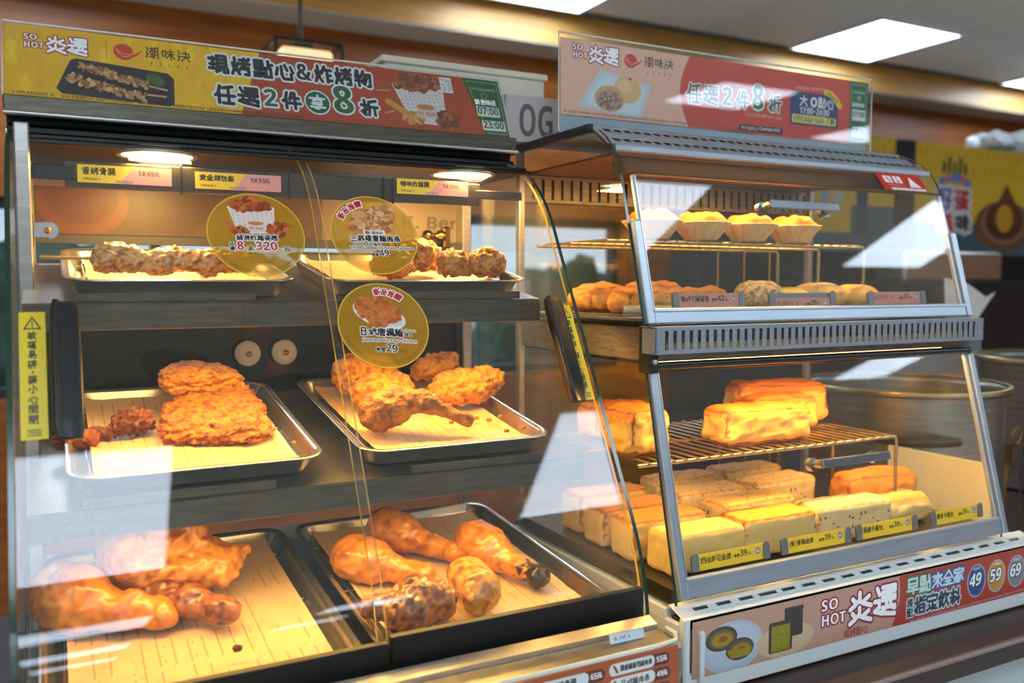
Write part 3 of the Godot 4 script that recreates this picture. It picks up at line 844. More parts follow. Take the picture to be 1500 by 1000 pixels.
		for i in 3: ticks(cw, Vector2(26, 520 + i * 11), Vector2(84, 520 + i * 11), 7, ink, i)
		var x0 := -0.037 if k == 0 else 0.684
		sticker_strip("warning_label", cw, x0, 0.027 if k == 0 else 0.0175, 1.417, 1.280, f, 0.0055 if k == 0 else 0.0008)
	var panes := t.find_children("front_glass*", "", false, false)
	round_sticker(panes[0], Vector2(0.243, 1.515), 0, 0.0)
	round_sticker(panes[1], Vector2(0.4085, 1.519), 1, 0.0)
	round_sticker(panes[1], Vector2(0.398, 1.393), 2, 0.14)
	# lamps: two round ones in the roof, a strip under each shelf
	for q in [Vector3(0.135, 1.6285, -1.336), Vector3(0.606, 1.6285, -1.336)]:
		var ring := Geo.new()
		ring.lathe([Vector2(0.047, 0.0), Vector2(0.052, -0.0015), Vector2(0.054, 0.0), Vector2(0.054, 0.003)], 32, q)
		var lamp := put(ring, "lamp", steel, t)
		var gl := Geo.new()
		gl.lathe([Vector2(0.0, -0.001), Vector2(0.03, -0.001), Vector2(0.049, 0.001)], 32, q)
		lit("lamp_glass", gl, Color(1.0, 0.93, 0.78), 9.0, lamp)
		area_light(t, q + Vector3(0, -0.008, 0), Vector2(0.08, 0.08), 0.22, warm)
	for s in [[1.408, -1.225, 0.25], [1.174, -1.125, 0.155]]:
		var lamp := put(bx(Vector3(0.0, s[0] + 0.006, s[1] - 0.012), Vector3(0.66, s[0] + 0.014, s[1] + 0.012)), "strip_lamp", steel, t)
		var g := Geo.new()
		g.tube([Vector3(0.01, s[0], s[1]), Vector3(0.65, s[0], s[1])], 0.005, 8)
		lit("lamp_tube", g, Color(1.0, 0.88, 0.64), 2.5, lamp)
		area_light(t, Vector3(0.33, s[0] - 0.008, s[1]), Vector2(0.62, 0.015), s[2], warm, Vector3(-75, 180, 0))
	# price rail under the roof
	var pr := put(bx(Vector3(0.017, 1.576, -1.308), Vector3(0.622, 1.612, -1.303)), "price_rail", mat(rgb(58, 52, 44), 0.45), t)
	for x in [0.16, 0.31, 0.455, 0.47]:
		put(bx(Vector3(x, 1.573, -1.302), Vector3(x + 0.003, 1.614, -1.300)), "rail_clip", black, pr)
	put(bx(Vector3(-0.03, 1.586, -1.306), Vector3(0.03, 1.604, -1.300)), "rail_end", black, pr)
	put(bx(Vector3(0.615, 1.588, -1.306), Vector3(0.70, 1.602, -1.302)), "rail_end", mat(rgb(58, 52, 44), 0.45), pr)
	# small fittings: a pane bracket at left, a brass latch at right
	var pl := Geo.new()
	var oo := PackedVector2Array([Vector2(-0.018, -0.009), Vector2(0.006, -0.009)])
	for i in 9: oo.append(Vector2(0.006, 0) + Vector2(cos(-PI / 2 + PI * i / 8), sin(-PI / 2 + PI * i / 8)) * 0.011)
	oo.append(Vector2(-0.018, 0.009))
	pl.slab(oo, Vector3(-0.009, 1.519, -1.30), Vector3.RIGHT, Vector3.UP, 0.003)
	var bk := put(pl, "pane_bracket", steel, t)
	var scr := Geo.new()
	scr.lathe([Vector2(0.0045, 0.0), Vector2(0.004, 0.003), Vector2(0.0, 0.004)], 12, Vector3(-0.005, 1.519, -1.297), Basis(Vector3.RIGHT, PI / 2))
	put(scr, "screw", mat(rgb(190, 140, 60), 0.25, 1.0), bk)
	put(bx(Vector3(-0.030, 1.497, -1.304), Vector3(-0.021, 1.541, -1.294)), "bracket_block", black, bk)
	var la := Geo.new()
	var q0 := Vector3(0.645, 1.537, -1.505)
	la.lathe([Vector2(0.011, 0.0), Vector2(0.011, 0.012), Vector2(0.006, 0.014), Vector2(0.006, 0.024), Vector2(0.010, 0.027), Vector2(0.012, 0.034), Vector2(0.009, 0.041), Vector2(0.0, 0.043)], 20, q0, Basis(Vector3.BACK, PI / 2))
	la.box(q0 + Vector3(-0.004, -0.022, -0.01), q0 + Vector3(0.010, 0.018, 0.008), 0.003)
	put(la, "latch", mat(rgb(150, 112, 48), 0.25, 1.0), t)
	# rounded acrylic holder with the price list, in front of the base
	var menu := menu_board()
	board("price_list", menu, Vector3(-0.05, 0.990, -0.866), Vector3(0.742, 0, 0), Vector3(0, -0.10, 0.006), 0.002, black, t, 0.4)
	var h := Geo.new()
	h.tube([Vector3(-0.05, 0.996, -0.864), Vector3(0.66, 0.996, -0.864), Vector3(0.69, 0.996, -0.868), Vector3(0.703, 0.996, -0.885), Vector3(0.703, 0.996, -0.905)], 0.003, 8)
	put(h, "holder_rim", acrylic_edge(), t)
	var cs := Canvas.new(240, 60, rgb(205, 222, 232))
	ticks(cs, Vector2(24, 32), Vector2(140, 32), 22, rgb(40, 48, 62), 7, 1.4)
	board("shelf_label", cs, Vector3(0.612, 1.004, -0.904), Vector3(0.053, 0, 0), Vector3(0, -0.011, 0.004), 0.001, black, t)


func c_line(c: Canvas, e: Array, hw: float, ink: Color) -> void: c.line(e[0], e[1], hw, ink)


func acrylic_edge() -> StandardMaterial3D: return mat(rgb(215, 218, 205), 0.15)


# a dark grip clipped on the pane
func handle(parent: Node, x: float, out: float) -> void:
	var rows := []
	var prof := [Vector2(-0.016, 0.0), Vector2(0.013, 0.0), Vector2(0.015, 0.002), Vector2(0.015, 0.006), Vector2(0.010, 0.009), Vector2(-0.006, 0.011), Vector2(-0.010, 0.018), Vector2(-0.015, 0.019), Vector2(-0.017, 0.012)]
	for i in 14:
		var y := lerpf(1.277, 1.425, i / 13.0)
		var pinch := 1.0
		if i == 0 or i == 13: pinch = 0.82
		var row := []
		for q in prof:
			var nrm := Vector3(0, 0.468, 0.883)
			row.append(Vector3(x + q.x * pinch, y, glass_z(y)) + nrm * (q.y * pinch + out * 0.0 + 0.0006))
		rows.append(row)
	var g := Geo.new()
	g.loft(rows, true, true)
	put(g, "handle", grained(rgb(22, 23, 26), rgb(46, 47, 50), Vector3(9, 9, 9), 0.35, 0.0, 8, 0.06), parent)


func sticker_strip(called: String, c: Canvas, x0: float, w: float, top: float, bottom: float, parent: Node, back: float) -> void:
	var g := Geo.new()
	var a := Vector3(x0, top, glass_z(top) + 0.0012)
	var b := Vector3(x0, bottom, glass_z(bottom) + 0.0012)
	printed(g, a, Vector3(w, 0, 0), b - a)
	put(g, called, picture(c.texture(), 0.4), parent)


func round_sticker(parent: Node, at: Vector2, which: int, turn: float) -> void:
	var c := Canvas.new(512, 512, Color8(196, 146, 0, 176))
	var ink := Color8(36, 26, 12, 255)
	var fry := [Color8(186, 92, 34, 255), Color8(160, 70, 24, 255), Color8(206, 116, 48, 255), Color8(140, 58, 20, 255)]
	var pale := [Color8(226, 168, 108, 255), Color8(206, 138, 78, 255), Color8(180, 106, 56, 255), Color8(236, 190, 136, 255)]
	for i in 64:
		var a := TAU * i / 64.0
		c.line(Vector2(256, 256) + Vector2(cos(a), sin(a)) * 250, Vector2(256, 256) + Vector2(cos(a + 0.1), sin(a + 0.1)) * 250, 2.0, Color8(238, 214, 96, 255))
	if which == 0:
		c.fill([PackedVector2Array([Vector2(120, 92), Vector2(366, 92), Vector2(350, 250), Vector2(160, 250)])], Color8(232, 224, 216, 255))
		for i in 7:
			for j in 9: c.disc(Vector2(146 + j * 25 + i, 122 + i * 19), Vector2(5, 5), Color8(214, 188, 176, 255))
		c.disc(Vector2(243, 92), Vector2(123, 24), Color8(232, 224, 216, 255))
		c.heap(Vector2(243, 80), Vector2(96, 24), 60, 26, fry, 3)
		c.heap(Vector2(240, 50), Vector2(44, 24), 40, 18, fry, 4)
		c.line(Vector2(100, 188), Vector2(170, 240), 14, fry[2])
		c.heap(Vector2(176, 236), Vector2(46, 22), 40, 14, fry, 5)
		c.heap(Vector2(368, 220), Vector2(52, 44), 70, 16, fry, 6)
		c.line(Vector2(410, 190), Vector2(456, 204), 6, fry[0])
		c.rect(214, 196, 90, 40, Color8(236, 216, 208, 255), 6)
		c.disc(Vector2(258, 188), Vector2(40, 12), Color8(206, 130, 60, 255))
		ticks(c, Vector2(222, 218), Vector2(294, 218), 16, Color8(190, 90, 90, 255), 3, 1.6)
		write(c, "桶裝炸雞優惠", Vector2(150, 260), 34, ink, 2.6, 4, Color.WHITE)
		write(c, "任", Vector2(112, 306), 24, ink, 2.0, 3, Color.WHITE)
		write(c, "選", Vector2(112, 334), 24, ink, 2.0, 3, Color.WHITE)
		write(c, "8", Vector2(146, 300), 56, Color8(196, 30, 40, 255), 0, 5, Color.WHITE)
		write(c, "支", Vector2(200, 326), 32, ink, 2.6, 3, Color.WHITE)
		write(c, "320", Vector2(240, 300), 56, Color8(196, 30, 40, 255), 0, 5, Color.WHITE, 1.02)
		write(c, "元", Vector2(388, 326), 34, ink, 2.6, 3, Color.WHITE)
		for i in 4: ticks(c, Vector2(190 + i * 6, 376 + i * 15), Vector2(350 - i * 6, 376 + i * 15), 9, Color8(110, 80, 20, 255), i)
	else:
		var arc := [["新", 0], ["品", 1], ["推", 2], ["薦", 3]]
		for e in arc:
			var a: float = (-2.52 if which == 1 else -1.75) + e[1] * 0.21
			var r := 216.0 if which == 1 else 196.0
			var o := Vector2(256, 262 if which == 1 else 250) + Vector2(cos(a), sin(a)) * r
			write(c, e[0], o - Vector2(18, 18).rotated(a + PI / 2), 40, Color8(205, 36, 42, 255), 3.6, 5, Color.WHITE, 1.0, a + PI / 2)
		if which == 1:
			for q in [[Vector2(60, 250), Vector2(170, 170)], [Vector2(128, 272), Vector2(210, 190)]]: c.line(q[0], q[1], 8, pale[1])
			c.heap(Vector2(250, 160), Vector2(130, 66), 150, 24, pale, 11, -0.3)
			c.heap(Vector2(330, 150), Vector2(60, 86), 90, 22, pale, 12, 0.3)
			c.rect(190, 226, 130, 34, Color8(238, 232, 220, 255), 4)
			red_mark(c, Vector2(214, 243), 11)
			write(c, "潮味決", Vector2(242, 234), 20, Color8(90, 80, 70, 255), 1.1)
			write(c, "三杯塔香雞肉串", Vector2(112, 262), 40, ink, 3.4, 4, Color.WHITE)
			write(c, "CHICKEN(雞肉)", Vector2(122, 308), 20, ink, 1.2, 2, Color.WHITE)
			ticks(c, Vector2(290, 318), Vector2(400, 318), 16, ink, 2, 1.2)
			write(c, "Three Cup Basil Chicken Skewers", Vector2(102, 332), 19, ink, 1.2, 3, Color.WHITE, 0.98)
			write(c, "售價", Vector2(218, 376), 20, ink, 1.5, 2, Color.WHITE)
			write(c, "49", Vector2(262, 352), 44, ink, 0, 3, Color.WHITE)
			ticks(c, Vector2(330, 388), Vector2(360, 388), 14, ink, 4, 1.0)
		else:
			c.disc(Vector2(232, 196), Vector2(150, 76), Color8(232, 230, 226, 255), 0.25)
			c.disc(Vector2(232, 192), Vector2(132, 62), Color8(214, 212, 208, 255), 0.25)
			c.heap(Vector2(160, 160), Vector2(46, 50), 60, 26, [fry[2], Color8(214, 122, 44, 255), fry[0]], 21)
			c.heap(Vector2(234, 140), Vector2(60, 36), 60, 26, [fry[2], Color8(222, 134, 52, 255), fry[0]], 22)
			c.heap(Vector2(300, 190), Vector2(50, 42), 60, 24, [fry[2], Color8(214, 122, 44, 255), fry[0]], 23)
			c.heap(Vector2(226, 216), Vector2(58, 40), 80, 24, [Color8(220, 128, 50, 255), fry[2], fry[0]], 24)
			write(c, "日式唐揚雞", Vector2(120, 286), 46, ink, 3.8, 4, Color.WHITE, 1.0, -0.06)
			write(c, "CHICKEN", Vector2(366, 268), 13, ink, 0, 2, Color.WHITE)
			write(c, "雞肉", Vector2(372, 288), 20, ink, 1.2, 2, Color.WHITE)
			write(c, "Japanese Karaage Chicken", Vector2(136, 344), 20, ink, 0, 3, Color.WHITE, 0.95, -0.06)
			write(c, "售價", Vector2(206, 392), 26, ink, 1.8, 2, Color.WHITE)
			write(c, "29", Vector2(262, 368), 48, ink, 0, 3, Color.WHITE)
			ticks(c, Vector2(336, 400), Vector2(380, 400), 15, ink, 4, 1.0)
	for i in 56:
		var a := 0.25 + (PI - 0.5) * i / 56.0
		var o := Vector2(256, 256) + Vector2(cos(a), sin(a)) * 226
		var u := Vector2(cos(a), sin(a)) * 6
		if i % 9: c.line(o - u, o + u, 1.4, Color8(90, 66, 16, 255))
	var g := Geo.new()
	var k := -1
	var z := glass_z(at.y)
	var down := Vector3(0, -0.883, 0.468)
	var ctr := Vector3(at.x, at.y, z) + Vector3(0, 0.468, 0.883) * 0.0012
	k = g.p(ctr, Vector2(0.5, 0.5))
	for i in 48:
		var a := TAU * i / 48.0
		var e := Vector2(cos(a), sin(a))
		var q := e.rotated(turn)
		g.p(ctr + (Vector3.RIGHT * q.x + down * q.y) * 0.065, Vector2(0.5, 0.5) + e * 0.5)
	for i in 48: g.tri(k, k + 1 + (i + 1) % 48, k + 1 + i)
	var m := picture(c.texture(), 0.4)
	m.transparency = BaseMaterial3D.TRANSPARENCY_ALPHA
	m.backlight_enabled = true
	m.backlight = Color(0.35, 0.28, 0.04)
	var o := put(g, "round_sticker", m, parent)
	tag(o, ["round yellow sticker with a bucket of fried chicken and 320", "round yellow sticker with chicken skewers and 49", "round yellow sticker with a plate of fried chicken and 29"][which])


func menu_board() -> Canvas:
	var c := Canvas.new(1600, 216, rgb(172, 84, 44))
	for col in [[1160, 1308, "香烤骨腿", "65元", 0], [1372, 1520, "黑胡椒梅花豬肉串", "55元", -4], [900, 1090, "", "", 0]]:
		for r in 5:
			var y: float = 14.0 + r * 40 + col[4]
			c.rect(col[0], y, col[1] - col[0] + 50, 33, rgb(94, 52, 34), 15)
			c.rect(col[0], y, col[1] - col[0], 33, rgb(214, 218, 214), 14)
			c.line(Vector2(col[0] + 16, y + 8), Vector2(col[0] + 26, y + 24), 3.6, rgb(150, 84, 50))
			var name_: String = col[2] if r == 0 else ("日式雞肉串" if r == 1 and col[0] > 1300 else "")
			var price: String = col[3] if r == 0 else ("49元" if col[0] > 1300 else "")
			if name_: write(c, name_, Vector2(col[0] + 36, y + 9), 15 if name_.length() > 6 else 18, rgb(50, 40, 36), 1.1, 0, Color.WHITE, 0.82 if name_.length() > 6 else 1.0)
			if price: write(c, price, Vector2(col[1] + 5, y + 8), 17, Color.WHITE, 1.3, 0, Color.WHITE, 0.9)
	return c


# ---------------------------------------------------------------- the long sign on the chicken case
func chicken_sign() -> void:
	var t := thing("promotion_sign", "long yellow and red promotion sign standing on the chicken case", "sign", Vector3(0.33, 1.69, -1.37))
	var H := 270
	var c := Canvas.new(2048, H, rgb(230, 180, 6))
	var rng := RandomNumberGenerator.new()
	rng.seed = 5
	for i in 120:
		var o := Vector2(rng.randi_range(0, 24) * 45, rng.randi_range(-1, 7) * 45)
		c.fill([PackedVector2Array([o + Vector2(22, 0), o + Vector2(44, 40), o + Vector2(22, 80), o + Vector2(0, 40)])], [rgb(224, 172, 20), rgb(238, 198, 24), rgb(228, 178, 8)][i % 3])
	c.fill([PackedVector2Array([Vector2(930, -2), Vector2(1860, -2), Vector2(1930, H), Vector2(826, H)])], rgb(170, 62, 20))
	flame_logo(c, Vector2(62, 30), 66, rgb(232, 186, 14))
	c.line(Vector2(343, 25), Vector2(344, 90), 1.0, rgb(120, 90, 20))
	red_mark(c, Vector2(404, 60), 32)
	write(c, "潮味決", Vector2(486, 30), 46, rgb(52, 34, 18), 2.2, 0, Color.WHITE, 1.1, 0, null, 1.16)
	for i in 5: ticks(c, Vector2(496 + i * 33, 96), Vector2(510 + i * 33, 96), 13, rgb(80, 58, 28), i, 0.9)
	# the photograph of two skewers on a dark plate
	c.fill([PackedVector2Array([Vector2(236, 106), Vector2(560, 128), Vector2(582, 150), Vector2(576, 250), Vector2(556, 258), Vector2(184, 244), Vector2(166, 226), Vector2(216, 116)])], rgb(44, 42, 52))
	c.fill([PackedVector2Array([Vector2(246, 118), Vector2(552, 140), Vector2(566, 158), Vector2(562, 240), Vector2(200, 228), Vector2(190, 220), Vector2(228, 126)])], rgb(30, 28, 36))
	c.disc(Vector2(512, 158), Vector2(36, 20), rgb(66, 98, 34), 0.35)
	for q in [[Vector2(490, 186), Vector2(552, 196)], [Vector2(480, 220), Vector2(546, 222)]]: c.line(q[0], q[1], 4, rgb(190, 150, 96))
	var meat := [rgb(196, 150, 92), rgb(168, 116, 64), rgb(214, 176, 120), rgb(140, 88, 46), rgb(182, 132, 76)]
	for i in 9: c.heap(Vector2(262 + i * 26, 134 + i * 6), Vector2(17, 15), 14, 9, meat, 30 + i)
	for i in 10: c.heap(Vector2(220 + i * 27, 182 + i * 5.5), Vector2(18, 17), 14, 10, meat, 50 + i)
	ticks(c, Vector2(24, 254), Vector2(160, 254), 11, rgb(40, 34, 20), 1)
	ticks(c, Vector2(180, 254), Vector2(1080, 254), 11, rgb(40, 34, 20), 2)
	var pale := rgb(212, 222, 226)
	write(c, "現烤點心", Vector2(722, 32), 74, rgb(24, 22, 20), 6.6, 8, pale, 1.06, 0, null, 1.14)
	write(c, "&", Vector2(1072, 26), 76, rgb(24, 22, 20), 0, 8, pale, 1.0)
	write(c, "炸烤物", Vector2(1158, 26), 74, rgb(24, 22, 20), 6.6, 8, pale, 1.06, 0, null, 1.12)
	write(c, "任選", Vector2(734, 156), 76, rgb(24, 22, 20), 6.6, 8, pale, 1.08, 0, null, 1.12)
	write(c, "2", Vector2(922, 150), 78, rgb(34, 92, 42), 0, 8, pale, 1.1)
	write(c, "件", Vector2(1004, 156), 72, rgb(24, 22, 20), 6.6, 8, pale, 1.1)
	c.disc(Vector2(1150, 186), Vector2(57, 52), pale)
	c.disc(Vector2(1150, 186), Vector2(51, 46), rgb(34, 92, 42))
	write(c, "享", Vector2(1119, 156), 62, pale, 4.6, 0, pale, 1.1)
	write(c, "8", Vector2(1216, 106), 128, rgb(34, 92, 42), 0, 8, pale, 1.12)
	write(c, "折", Vector2(1342, 156), 70, rgb(24, 22, 20), 6.6, 8, pale, 1.16)
	# the photograph of a bucket of chicken
	var fry := [rgb(150, 78, 34), rgb(124, 58, 22), rgb(172, 98, 46), rgb(104, 46, 18)]
	c.fill([PackedVector2Array([Vector2(1500, 66), Vector2(1748, 70), Vector2(1742, 190), Vector2(1720, 240), Vector2(1590, 234), Vector2(1546, 180)])], rgb(204, 200, 196))
	for i in 6:
		for j in 10: c.disc(Vector2(1530 + j * 22 + i * 3, 86 + i * 16), Vector2(5, 5), rgb(184, 172, 164))
	c.heap(Vector2(1624, 58), Vector2(104, 22), 80, 22, fry, 61)
	c.heap(Vector2(1600, 30), Vector2(50, 20), 50, 18, fry, 62)
	c.heap(Vector2(1690, 44), Vector2(36, 30), 40, 18, fry, 63)
	c.line(Vector2(1470, 150), Vector2(1560, 200), 14, rgb(196, 142, 60))
	c.heap(Vector2(1580, 214), Vector2(50, 22), 60, 14, [rgb(196, 140, 56), rgb(168, 108, 36), rgb(210, 160, 76)], 64)
	c.heap(Vector2(1744, 206), Vector2(56, 34), 80, 16, fry, 65)
	c.rect(1600, 168, 96, 40, rgb(206, 182, 170), 6)
	c.disc(Vector2(1646, 160), Vector2(44, 12), rgb(180, 116, 56))
	ticks(c, Vector2(1608, 190), Vector2(1688, 190), 18, rgb(170, 90, 80), 3, 1.6)
	c.rect(1740, 10, 60, 72, rgb(214, 214, 210), 5)
	for i in 2: ticks(c, Vector2(1756 + i * 26, 16), Vector2(1760 + i * 26, 76), 18, rgb(110, 110, 106), 9 + i, 1.1)
	for q in [[Vector2(1430, 104), Vector2(1486, 98)], [Vector2(1448, 202), Vector2(1490, 190)]]: c.line(q[0], q[1], 4, rgb(196, 132, 84))
	c.fill([PackedVector2Array([Vector2(1860, -2), Vector2(2049, -2), Vector2(2049, H), Vector2(1928, H)])], rgb(32, 84, 38))
	for q in [[Vector2(1880, 14), Vector2(2034, 14)], [Vector2(2034, 14), Vector2(2040, 252)], [Vector2(2040, 252), Vector2(1940, 252)], [Vector2(1940, 252), Vector2(1880, 14)]]: c.line(q[0], q[1], 1.6, rgb(150, 176, 120))
	ticks(c, Vector2(1896, 48), Vector2(2024, 48), 12, rgb(190, 206, 176), 5)
	c.disc(Vector2(1958, 78), Vector2(16, 14), rgb(120, 156, 100))
	c.disc(Vector2(1958, 78), Vector2(12, 10), rgb(32, 84, 38))
	write(c, "銷售時段", Vector2(1904, 96), 26, Color.WHITE, 1.8)
	for q in [["07:00", 132, 1908], ["23:00", 196, 1922]]:
		c.rect(q[2] - 4, q[1] - 2, 118, 46, rgb(206, 218, 206), 4)
		write(c, q[0], Vector2(q[2], q[1] + 1), 36, rgb(40, 50, 44), 0, 0, Color.WHITE, 0.98)
	var o := Vector3(-0.050, 1.804, -1.398)
	var ex := Vector3(0.752, 0, 0)
	var ey := Vector3(0, -0.106, 0.048)
	board("print", c, o, ex, ey, 0.002, white_paint, t, 0.45)
	var fr := Geo.new()
	var nn := Vector3(0, 0.4125, 0.911) * 0.0015
	fr.slab(PackedVector2Array([Vector2(-0.003, 0.003), Vector2(0.755, 0.003), Vector2(0.755, -0.117), Vector2(-0.003, -0.117)]), o + nn, Vector3.RIGHT, -ey.normalized(), 0.002)
	put(fr, "acrylic_cover", acrylic, t)
	var rim := Geo.new()
	rim.tube([Vector3(-0.052, 1.698, -1.348), Vector3(-0.052, 1.807, -1.397), Vector3(0.704, 1.807, -1.397), Vector3(0.704, 1.698, -1.348)], 0.0016, 6)
	put(rim, "cover_rim", acrylic_edge(), t)
	var foot := Geo.new()
	foot.box(Vector3(-0.052, 1.676, -1.352), Vector3(0.710, 1.6985, -1.340), 0.0015)
	put(foot, "foot_rail", dark_steel, t)
	var bead := Geo.new()
	bead.tube([Vector3(-0.052, 1.6745, -1.340), Vector3(0.712, 1.6745, -1.340)], 0.0035, 8)
	put(bead, "foot_bead", steel, t)
	put(bx(Vector3(-0.05, 1.690, -1.44), Vector3(0.705, 1.694, -1.350)), "foot_plate", dull_steel, t)


# ---------------------------------------------------------------- the bread case
func beam(g: Geo, a: Vector3, b: Vector3, w: float, d: float, ch := 0.0015) -> void:   # a bar from a to b, w wide along x, d deep
	var up := (b - a).normalized()
	var x := Vector3.RIGHT if absf(up.x) < 0.9 else Vector3.BACK
	var z := x.cross(up).normalized()
	x = up.cross(z).normalized()
	var h := Vector3(w / 2, a.distance_to(b) / 2, d / 2)
	var c := (a + b) / 2
	g.box(c - h, c + h, ch, Basis(x, up, z))


# a strip with a row of holes: two rails and the bridges between the holes; e runs up the strip, from o along x
func slotted(g: Geo, o: Vector3, length: float, e: Vector3, margin: float, holes: Array, thick: float) -> void:
	var h := e.length()
	var up := e / h
	var n := Vector3.RIGHT.cross(up)
	var place := func(x0: float, x1: float, y0: float, y1: float) -> void:
		var lo := Vector3(x0, y0, 0)
		var hi := Vector3(x1, y1, thick)
		var b := Basis(Vector3.RIGHT, up, n)
		var c := o + b * ((lo + hi) / 2.0)
		var half := (hi - lo) / 2.0
		g.box(c - half, c + half, 0.0004, b)
	place.call(0.0, length, 0.0, margin)
	place.call(0.0, length, h - margin, h)
	var x := 0.0
	for q in holes:
		place.call(x, q[0], margin, h - margin)
		x = q[1]
	place.call(x, length, margin, h - margin)


func grip(parent: Node, a: Vector3, length: float, n: Vector3) -> void:
	var g := Geo.new()
	var up := Vector3.RIGHT.cross(n).normalized() * -1.0
	var b := Basis(Vector3.RIGHT, up, Vector3.RIGHT.cross(up))
	var c := a + Vector3(length / 2, 0, 0) + n * 0.024
	var half := Vector3(length / 2, 0.007, 0.004)
	g.box(c - half, c + half, 0.002, b)
	for s in [0.006, length - 0.006]:
		g.tube([a + Vector3(s, 0, 0) + n * -0.006, a + Vector3(s, 0, 0) + n * 0.024], 0.0065, 12)
		g.tube([a + Vector3(s, 0, 0) - n * 0.007, a + Vector3(s, 0, 0) + n * 0.002], 0.011, 14)
	put(g, "door_handle", mat(rgb(150, 156, 162), 0.25, 0.9), parent)


